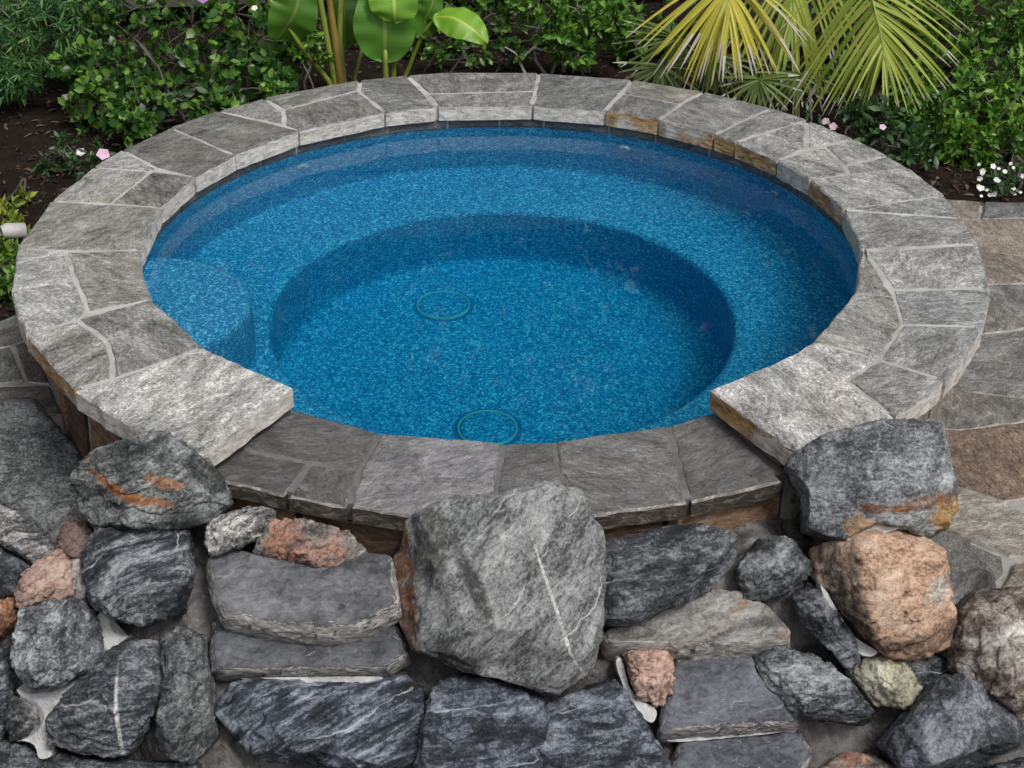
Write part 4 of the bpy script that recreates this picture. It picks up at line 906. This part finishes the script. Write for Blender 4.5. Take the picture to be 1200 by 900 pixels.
for lab, px, yy, mt, r in (('single white blossom beside a pink one on bare soil', (91, 186), 1.36, M_white, .02), ('small purple blossom on the dark glossy shrub', (232, 4), 2.0, M_purple, .026), ('small white bud among the dark glossy shrub leaves', (292, 14), 2.05, M_white, .015), ('pale pink blossom on the low dark green shrub', (1030, 143), 1.45, M_pink, .015), ('fallen white petal lying in the spa', (898, 246), None, M_white, .011)):
    a = Acc(); c = Vector(ony(px, yy)) if yy else Vector(under(px, -0.494)); blossom(a, c, Vector((0, -.6, .8)) if yy else Vector((0, 0, 1)), r, random.Random(3), 5 if yy else 2)
    o = mesh_obj('blossom' if yy else 'petal', a.V, a.F, mt, None, loc=tuple(c)); tag(o, lab, 'flower' if yy else 'petal')
shrub('ground_cover', 'yellow green leafy ground cover at the edge of the grey paving', (-1.78, 0.5, gz(-1.78, .5)), [(8,275,.06,.75),(-5,285,.08,.72),(4,262,.05,.8)], ML_yellow, 16, 0.035, 0.014, 31, whorl=6, shape='tip')['category'] = 'ground cover'
shrub('ground_cover', 'grass green ground cover tuft at the edge of the grey paving', (-1.75, 0.38, gz(-1.75, .38)), [(4,310,.06,.5),(6,330,.06,.42),(-6,320,.08,.45),(8,345,.04,.36),(-4,345,.06,.35)], ML_grassy, 18, 0.034, 0.011, 32, whorl=7, shape='tip')['category'] = 'ground cover'
shrub('ground_cover', 'single pale yellow green weed on the bare soil', (-1.84, 1.12, gz(-1.84, 1.12)), [(27,238,.025,1.1)], ML_yellow, 5, 0.045, 0.014, 33, whorl=5, shape='tip')['category'] = 'weed'

# ---- broad paddle leaves
def leaf_paddle_mat():
    t = NT('paddle_leaf'); at = t.n('ShaderNodeUVMap'); at.uv_map = 'leaf'
    sx = t.n('ShaderNodeSeparateXYZ'); t.l(at.outputs[0], sx.inputs[0])
    w1 = t.n('ShaderNodeTexWave', wave_type='BANDS', bands_direction='Y'); t.l(at.outputs[0], w1.inputs['Vector']); w1.inputs['Scale'].default_value = 16; w1.inputs['Distortion'].default_value = 1.2
    oi = t.n('ShaderNodeObjectInfo')
    mid = t.ramp(t.math('ABSOLUTE', t.math('SUBTRACT', sx.outputs[0], 0.5)), [(0.0, 1.0), (0.022, 0.9), (0.04, 0.0)])
    c = t.mix(t.math('MULTIPLY', w1.outputs['Fac'], 0.22), (0.115, 0.27, 0.04), (0.18, 0.36, 0.06))
    c = t.mix(mid, c, (0.30, 0.40, 0.11)); c = t.mix(1.0, c, oi.outputs['Color'], 'MULTIPLY')
    t.put(t.b.inputs['Base Color'], c); t.b.inputs['Roughness'].default_value = 0.4
    t.l(t.bump(w1.outputs['Fac'], 0.15, 0.002), t.b.inputs['Normal'])
    tr = t.n('ShaderNodeBsdfTranslucent'); t.l(t.mix(1.0, c, (1.3, 1.3, 0.5), 'MULTIPLY'), tr.inputs[0])
    mx = t.n('ShaderNodeMixShader'); mx.inputs[0].default_value = 0.35
    t.l(t.b.outputs[0], mx.inputs[1]); t.l(tr.outputs[0], mx.inputs[2]); t.l(mx.outputs[0], t.out.inputs[0]); return t.m
M_paddle = leaf_paddle_mat()
M_stalk = plain_mat('yellow_green_stalk', (0.12, 0.17, 0.025), (0.24, 0.30, 0.06), 12, 0.45, 0.15)
M_redstalk = plain_mat('reddish_stalk', (0.16, 0.09, 0.03), (0.27, 0.19, 0.05), 12, 0.45, 0.15)
def paddle(root, mid, width, side, col, fold=0.18, seed=1, roll=0.0):
    """mid: list of world points base->tip, side: direction across the blade"""
    n = 26; pts = []
    mid = [Vector(m) for m in mid]
    for i in range(n + 1):
        t = i / n * (len(mid) - 1); k = min(int(t), len(mid) - 2); f = t - k
        p0, p1, p2, p3 = mid[max(k - 1, 0)], mid[k], mid[k + 1], mid[min(k + 2, len(mid) - 1)]
        pts.append(0.5 * ((2 * p1) + (p2 - p0) * f + (2 * p0 - 5 * p1 + 4 * p2 - p3) * f * f + (3 * p1 - p0 - 3 * p2 + p3) * f ** 3))
    V = []; Fc = []; UV = []; m = 8; rr = random.Random(seed)
    for i in range(n + 1):
        t = i / n; d = (pts[min(i + 1, n)] - pts[max(i - 1, 0)]).normalized()
        s = Vector(side); s = (s - d * s.dot(d)).normalized(); u = s.cross(d)
        wv = width * (math.sin(math.pi * min(1, t ** 0.80 * 0.99 + 0.01)) ** 0.85)
        for j in range(m + 1):
            q = j / m - 0.5
            V.append(pts[i] + s * (q * wv) + u * (abs(q) * wv * fold - roll * (q + 0.5) ** 2 * wv + 0.006 * math.sin(9 * t + 5 * q + seed) + 0.004 * math.sin(31 * t + seed * 2 + (3 if q > 0 else 0)) * abs(q) * 2)); UV.append((j / m, t))
    for i in range(n):
        for j in range(m): Fc.append((i * (m + 1) + j, i * (m + 1) + j + 1, (i + 1) * (m + 1) + j + 1, (i + 1) * (m + 1) + j))
    o = child('leaf', V, Fc, M_paddle, root, smooth=True, loc=tuple(pts[0])); o.color = (*col, 1)
    ul = o.data.uv_layers.new(name='leaf')
    for lp in o.data.loops: ul.data[lp.index].uv = UV[lp.vertex_index]
    return o
bx, by = -0.72, 2.02; bz = gz(bx, by)
strel = empty('paddle_leaf_plant', (bx, by, bz), 'tall plant with broad glossy paddle leaves and yellow green stalks behind the coping', 'plant')
def stalk(px, yy, r0, r1, mat=None, base=None):
    pts = [Vector(base or (bx, by, bz))] + [Vector(ony(p, y_)) for p, y_ in zip(px, yy)]
    n = len(pts); V, Fc = tube(pts, [r0 + (r1 - r0) * i / (n - 1) for i in range(n)], 8)
    child('stalk', V, Fc, mat or M_stalk, strel, smooth=True, loc=tuple(pts[0]))
O_ = lambda p, y: ony(p, y)
stalk([(388,95),(378,50),(368,0),(360,-60)], (2.0,1.98,1.98,1.98), .022, .010)
stalk([(394,95),(386,45),(379,0),(374,-60)], (1.99,1.97,1.97,1.97), .020, .010, M_redstalk)
stalk([(397,97),(392,50),(392,0),(392,-60)], (2.01,2.0,2.0,2.0), .018, .009)
stalk([(380,98),(345,55),(318,15),(300,-10)], (1.98,1.94,1.92,1.92), .013, .008)
stalk([(447,92),(446,75),(446,60)], (1.93,1.92,1.92), .013, .010, base=(-.55, 2.0, bz))
stalk([(456,92),(457,60),(463,20)], (1.95,1.95,1.95), .012, .009, base=(-.52, 2.02, bz))
stalk([(410,95),(415,75),(420,55)], (2.1,2.1,2.1), .010, .008, base=(-.6, 2.1, bz))
stalk([(470,90),(478,70),(490,40),(505,22)], (2.1,2.1,2.08,2.05), .011, .006, base=(-.45, 2.1, bz))
paddle(strel, [O_((318,52),1.93), O_((333,30),1.91), O_((343,5),1.92), O_((346,-40),1.95)], 0.20, (1, .2, .3), (.6,.66,.5), 0.12, 3)
paddle(strel, [O_((446,75),1.92), O_((445,40),1.91), O_((443,0),1.93), O_((440,-70),2.0)], 0.255, (1, .1, 0), (.85,.95,.9), 0.16, 5)
paddle(strel, [O_((457,28),1.88), O_((456,10),1.87), O_((452,-25),1.9), O_((448,-80),1.95)], 0.20, (1, -.1, .1), (1.7,1.55,1.3), 0.12, 6)
paddle(strel, [O_((502,20),2.04), O_((525,22),2.0), O_((548,34),1.96), O_((566,52),1.93)], 0.15, Vector((0.25, -0.85, 0.5)).cross(Vector(O_((560,48),1.93)) - Vector(O_((505,20),2.04))), (1.55,1.4,.8), 0.22, 8, roll=-0.12)
paddle(strel, [O_((500,45),2.1), O_((492,25),2.08), O_((500,5),2.08), O_((505,-30),2.1)], 0.12, (1, .3, .1), (.7,.75,.65), 0.2, 9)
paddle(strel, [O_((400,60),2.15), O_((397,30),2.15), O_((395,0),2.16), O_((390,-50),2.2)], 0.16, (1, .6, .1), (.30,.34,.33), 0.15, 10)

# ---- palms
ML_palm = leaf_mat('palm_leaflet', (0.19, 0.26, 0.04), (0.31, 0.37, 0.06), (0.43, 0.46, 0.11), 0.45, 0.35)
ML_palmy = leaf_mat('yellow_palm_leaflet', (0.36, 0.35, 0.05), (0.54, 0.46, 0.06), (0.38, 0.41, 0.07), 0.45, 0.35)
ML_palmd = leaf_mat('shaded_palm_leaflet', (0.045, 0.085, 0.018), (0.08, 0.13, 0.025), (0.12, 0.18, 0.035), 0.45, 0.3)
M_dry = leaf_mat('dry_leaf_tip', (0.30, 0.25, 0.20), (0.42, 0.38, 0.33), (0.52, 0.48, 0.44), 0.8, 0.2)
def leaflet(accg, accd, a, tip, sag, wd, nrm, dry=0.0, n=7):
    a, tip = Vector(a), Vector(tip); V = []; nrm = Vector(nrm); L = (tip - a).length
    for i in range(n + 1):
        t = i / n; c = a.lerp(tip, t) + Vector((0, 0, -1)) * sag * L * (t * t - t * 0.6) ; 
        d = (tip - a).normalized(); s = d.cross(nrm).normalized()
        w_ = wd * (1 - t) ** 0.55 * (0.55 + 0.45 * min(1, t * 4)) + 0.0008
        V.append((c - s * w_ + nrm.normalized() * w_ * 0.35, c, c + s * w_ + nrm.normalized() * w_ * 0.35))
    k = n if dry <= 0 else max(2, int(n * (1 - dry)))
    def strip(acc, i0, i1):
        vv = []; ff = []
        for i in range(i0, i1 + 1): vv += list(V[i])
        for i in range(i1 - i0):
            o = i * 3; ff += [(o, o + 1, o + 4, o + 3), (o + 1, o + 2, o + 5, o + 4)]
        acc.add((vv, ff))
    strip(accg, 0, k)
    if k < n: strip(accd, k, n)
def frond(root, rachis, tips, mat, wd=0.008, sag=0.12, dry=0.2, seed=1, nrm=(0, -.8, .6), r0=0.007):
    """rachis: world points; tips: list of (position 0..1 along the rachis, world tip)"""
    rr = random.Random(seed); P = [Vector(p) for p in rachis]; g = Acc(); dacc = Acc()
    def at(t):
        t = t * (len(P) - 1); k = min(int(t), len(P) - 2); return P[k].lerp(P[k + 1], t - k)
    V, Fc = tube(P, [r0 * (1 - 0.75 * i / (len(P) - 1)) for i in range(len(P))], 6)
    f = child('frond', V, Fc, M_stalk, root, smooth=True, loc=tuple(P[0]))
    for t, tip in tips:
        leaflet(g, dacc, at(t), Vector(tip) + rv(rr) * 0.018, sag * rr.uniform(0.5, 1.9), wd * rr.uniform(.8, 1.2), Vector(nrm) + rv(rr) * 0.3, dry * rr.uniform(0, 1.8) if rr.random() < .8 else 0)
    o = mesh_obj('leaflets', np.array([tuple(v) for v in g.V]) - np.array(P[0]), g.F, mat, f); o['kind'] = 'stuff'
    if dacc.V:
        o = mesh_obj('dry_tips', np.array([tuple(v) for v in dacc.V]) - np.array(P[0]), dacc.F, M_dry, f); o['kind'] = 'stuff'
    return f
palm = empty('feather_palm', (1.15, 2.75, gz(1.15, 2.75)), 'feather palm with arching yellow green fronds hanging over the coping', 'palm')
V, Fc = tube([(1.15, 2.75, gz(1.15, 2.75) - .05), (1.16, 2.74, .0), (1.15, 2.72, .45), (1.14, 2.70, 0.85)], [.07, .06, .055, .045], 10)
child('trunk', V, Fc, M_bark, palm, smooth=True)
def fan(rach_px, ys, left, right, n, seed):
    """leaflet tips along two polylines in the picture, one for each side of the rachis"""
    rr = random.Random(seed); out = []
    for pl, ydep in ((left, -0.08), (right, -0.08)):
        for i in range(n):
            t = i / (n - 1); q = t * (len(pl) - 1); k = min(int(q), len(pl) - 2); f = q - k
            p = (pl[k][0] + (pl[k + 1][0] - pl[k][0]) * f + rr.uniform(-7, 7), pl[k][1] + (pl[k + 1][1] - pl[k][1]) * f + rr.uniform(-16, 12))
            out.append((0.02 + 0.96 * t, ony(p, ys[0] + (ys[-1] - ys[0]) * t + ydep + rr.uniform(-.05, .05))))
    return out
# hanging frond with the long straight leaflets
rc = [(1.14, 2.70, .85), ony((985,-150),2.35), ony((1003,-60),2.1), ony((1016,-5),1.92), ony((1025,30),1.84), ony((1031,62),1.78)]
tp = fan(None, (2.15, 1.74), [(905,40),(915,100),(930,112),(955,118),(975,124),(1000,122),(1022,112)], [(1130,10),(1118,50),(1115,68),(1108,92),(1088,108),(1065,116),(1040,120)], 24, 41)
tp = [(0.42 + 0.58 * t, q) for t, q in tp]
frond(palm, rc, tp, ML_palm, 0.0082, 0.16, 0.08, 42)
# yellowing frond seen end on
rc = [(1.14, 2.70, .85), ony((860,-140),2.45), ony((850,-60),2.2), ony((846,-20),2.08), ony((848,4),2.02)]
tp = fan(None, (2.1, 1.95), [(735,35),(752,60),(772,80),(792,88),(808,90),(818,86),(832,80)], [(950,30),(928,60),(908,78),(892,84),(876,80),(862,78),(845,82)], 22, 43)
tp = [(0.62 + 0.38 * t, q) for t, q in tp]
frond(palm, rc, tp, ML_palmy, 0.0088, 0.22, 0.22, 44)
# darker fronds behind
rc = [(1.14, 2.70, .85), ony((930,-120),2.6), ony((925,-30),2.35), ony((922,20),2.2)]
tp = fan(None, (2.5, 2.05), [(830,30),(840,75),(860,100),(880,112),(905,118)], [(1010,40),(990,90),(970,115),(950,125),(925,128)], 16, 45)
frond(palm, rc, [(0.4 + 0.6 * t, q) for t, q in tp], ML_palm, 0.0085, 0.42, 0.1, 46)
fanp = empty('fan_palm', (0.92, 2.25, gz(.92, 2.25)), 'low shaded fan palm under the yellowing hanging frond', 'palm')
def fanleaf(c_px, yy, r, a0, a1, n, mat, seed, base):
    rr = random.Random(seed); c = Vector(ony(c_px, yy)); tips = []
    for i in range(n):
        a = R(a0 + (a1 - a0) * i / (n - 1)); tips.append((1.0, c + Vector((math.cos(a) * r, -0.35 * r * abs(math.sin(a)) - .02, math.sin(a) * r * 0.85)) * rr.uniform(.85, 1.1)))
    frond(fanp, [base, (Vector(base) + c) / 2 + Vector((0, 0, .05)), c], tips, mat, 0.0085, 0.08, 0.1, seed, r0=.006)
B_ = (0.92, 2.25, gz(.92, 2.25))
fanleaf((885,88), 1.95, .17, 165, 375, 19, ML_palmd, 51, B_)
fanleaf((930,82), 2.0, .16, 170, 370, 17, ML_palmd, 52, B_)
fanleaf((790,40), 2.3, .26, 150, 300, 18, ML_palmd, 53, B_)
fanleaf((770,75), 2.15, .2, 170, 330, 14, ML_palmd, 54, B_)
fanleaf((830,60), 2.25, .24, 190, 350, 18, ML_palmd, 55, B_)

# ---- weathered board fence
M_board = plain_mat('weathered_board', (0.045, 0.042, 0.035), (0.105, 0.10, 0.085), 14, 0.95, 0.6)
M_post = plain_mat('dark_post', (0.02, 0.013, 0.011), (0.045, 0.032, 0.027), 14, 0.9, 0.5)
A_ = Vector((-4.6, 2.42, 0)); A1 = Vector((-1.15, 3.0, 0)); A2 = Vector((3.6, 3.9, 0))
fence = empty('board_fence', (-1.15, 3.0, -0.35), 'weathered grey brown board fence behind the planting', 'fence')
def box(c, d, L, T, H):
    d = Vector(d).normalized(); s = Vector((-d.y, d.x, 0)); c = Vector(c); V = []
    for z in (-H / 2, H / 2):
        for a, b in ((-1, -1), (1, -1), (1, 1), (-1, 1)): V.append(c + d * (a * L / 2) + s * (b * T / 2) + Vector((0, 0, z)))
    return V, [(0, 3, 2, 1), (4, 5, 6, 7), (0, 1, 5, 4), (1, 2, 6, 5), (2, 3, 7, 6), (3, 0, 4, 7)]
for (p, q) in ((A_, A1), (A1, A2)):
    d = (q - p); L = d.length; n = int(L / 1.6) + 1
    for k in range(n):
        c = p + d * ((k + .5) / n); zb = -0.22
        for r_ in range(8):
            V, Fc = box(c + Vector((0, 0, zb + .09 + r_ * .195 + rng.uniform(-.004, .004))), d, L / n - .008, .024 + rng.uniform(0, .004), .182)
            child('board', V, Fc, M_board, fence, loc=tuple(c + Vector((0, 0, zb + .09 + r_ * .195))))
        pc = p + d * (k / n) + Vector((-d.y, d.x, 0)).normalized() * .05
        V, Fc = box(pc + Vector((0, 0, .45)), d, .09, .07, 1.75)
        child('post', V, Fc, M_post, fence, loc=tuple(pc))

# ---- white pipe cap beside the coping
c = onz((15, 280), -0.30); c = np.array(ony((15, 280), 0.55))
cap = empty('pipe_cap', (c[0], c[1], soil_z(c[0], c[1])), 'white plastic spotlight cap on a stake beside the coping', 'spotlight')
M_pvc = plain_mat('white_plastic', (0.34, 0.34, 0.335), (0.50, 0.50, 0.49), 30, 0.5, 0.1)
V, Fc = tube([(c[0] - .035, c[1] - .03, c[2] + .012), (c[0] - .02, c[1] - .02, c[2] + .012), (c[0] + .03, c[1] + .01, c[2]), (c[0] + .034, c[1] + .012, c[2])], [.020, .027, .027, .020], 20)
child('lamp_head', V, Fc, M_pvc, cap, smooth=True)
V, Fc = tube([(c[0] + .031, c[1] + .0105, c[2]), (c[0] + .038, c[1] + .013, c[2] - .001)], [.017, .016], 16)
child('lens', V, Fc, M_slot, cap, smooth=True)
V, Fc = tube([(c[0], c[1], soil_z(c[0], c[1]) - .04), (c[0], c[1], c[2] - .025)], [.009, .009], 8)
child('stake', V, Fc, M_slot, cap, smooth=True)

# ---- leaf litter and bark bits on the soil
M_lit = leaf_mat('leaf_litter', (0.012, 0.008, 0.005), (0.04, 0.024, 0.016), (0.12, 0.08, 0.055), 0.9, 0.05)
a = Acc(); rr = random.Random(77)
for k in range(11000):
    an = rr.uniform(R(-5), R(185)); r = 1.40 + 2.3 * rr.random() ** 1.3; x, y = r * math.cos(an), r * math.sin(an)
    if y < -0.1 or (x > 1.15 and y < 1.14) or (x < -1.2 and y < 0.16): continue
    d = Vector((rr.uniform(-1, 1), rr.uniform(-1, 1), rr.uniform(-.25, .25)))
    a.add(leaf((x, y, soil_z(x, y) + rr.uniform(0.002, .014)), d, Vector((rr.uniform(-.6, .6), rr.uniform(-.6, .6), 1)), rr.uniform(.015, .055), rr.uniform(.004, .016), .2, .2, 'tip'))
tag(mesh_obj('leaf_litter', a.V, a.F, M_lit), 'brown leaf litter and bark bits on the soil', 'litter', None, 'stuff')

# ---- tall trees of the hedge beyond the fence (they darken the reflections in the water)
ML_tree = leaf_mat('hedge_tree_leaf', (0.012, 0.035, 0.010), (0.03, 0.075, 0.018), (0.06, 0.12, 0.03))
for k, (x, y, H) in enumerate([(-3.9 + 1.05 * q, 3.85 + 0.16 * q + 0.25 * (q % 2), 5.5 + 0.4 * ((q * 7) % 3 - 1)) for q in range(9)]):
    rr = random.Random(900 + k); root = empty('hedge_tree', (x, y, -0.4), 'tall leafy hedge tree rising beyond the board fence', 'tree', 'trees of the hedge beyond the fence')
    br = Acc(); lf = Acc(); top = Vector((x + rr.uniform(-.1, .1), y, H * 0.8))
    pts = twig(br, (x, y, -0.5), top, .09, .03, rr, .02, 6, 8)
    for m in range(64):
        t = rr.uniform(0.1, 1.0); c = Vector((x, y, -0.4 + t * H)) + Vector((rr.gauss(0, .52), rr.gauss(0, .26), 0)) * (1.1 - 0.4 * t)
        twig(br, pts[min(6, int(t * 6))], c, .016, .006, rr, .05, 3, 4)
        for q in range(85):
            b = c + rv(rr) * 0.36 * rr.random() ** .4
            lf.add(leaf(b, rv(rr, -.1), rv(rr, .8), rr.uniform(.11, .19), rr.uniform(.06, .10), .2, .2, 'oval'))
    tag(child('trunk', br.V, br.F, M_bark, root, smooth=True))
    tag(child('crown', lf.V, lf.F, ML_tree, root), None, None, None, 'stuff')
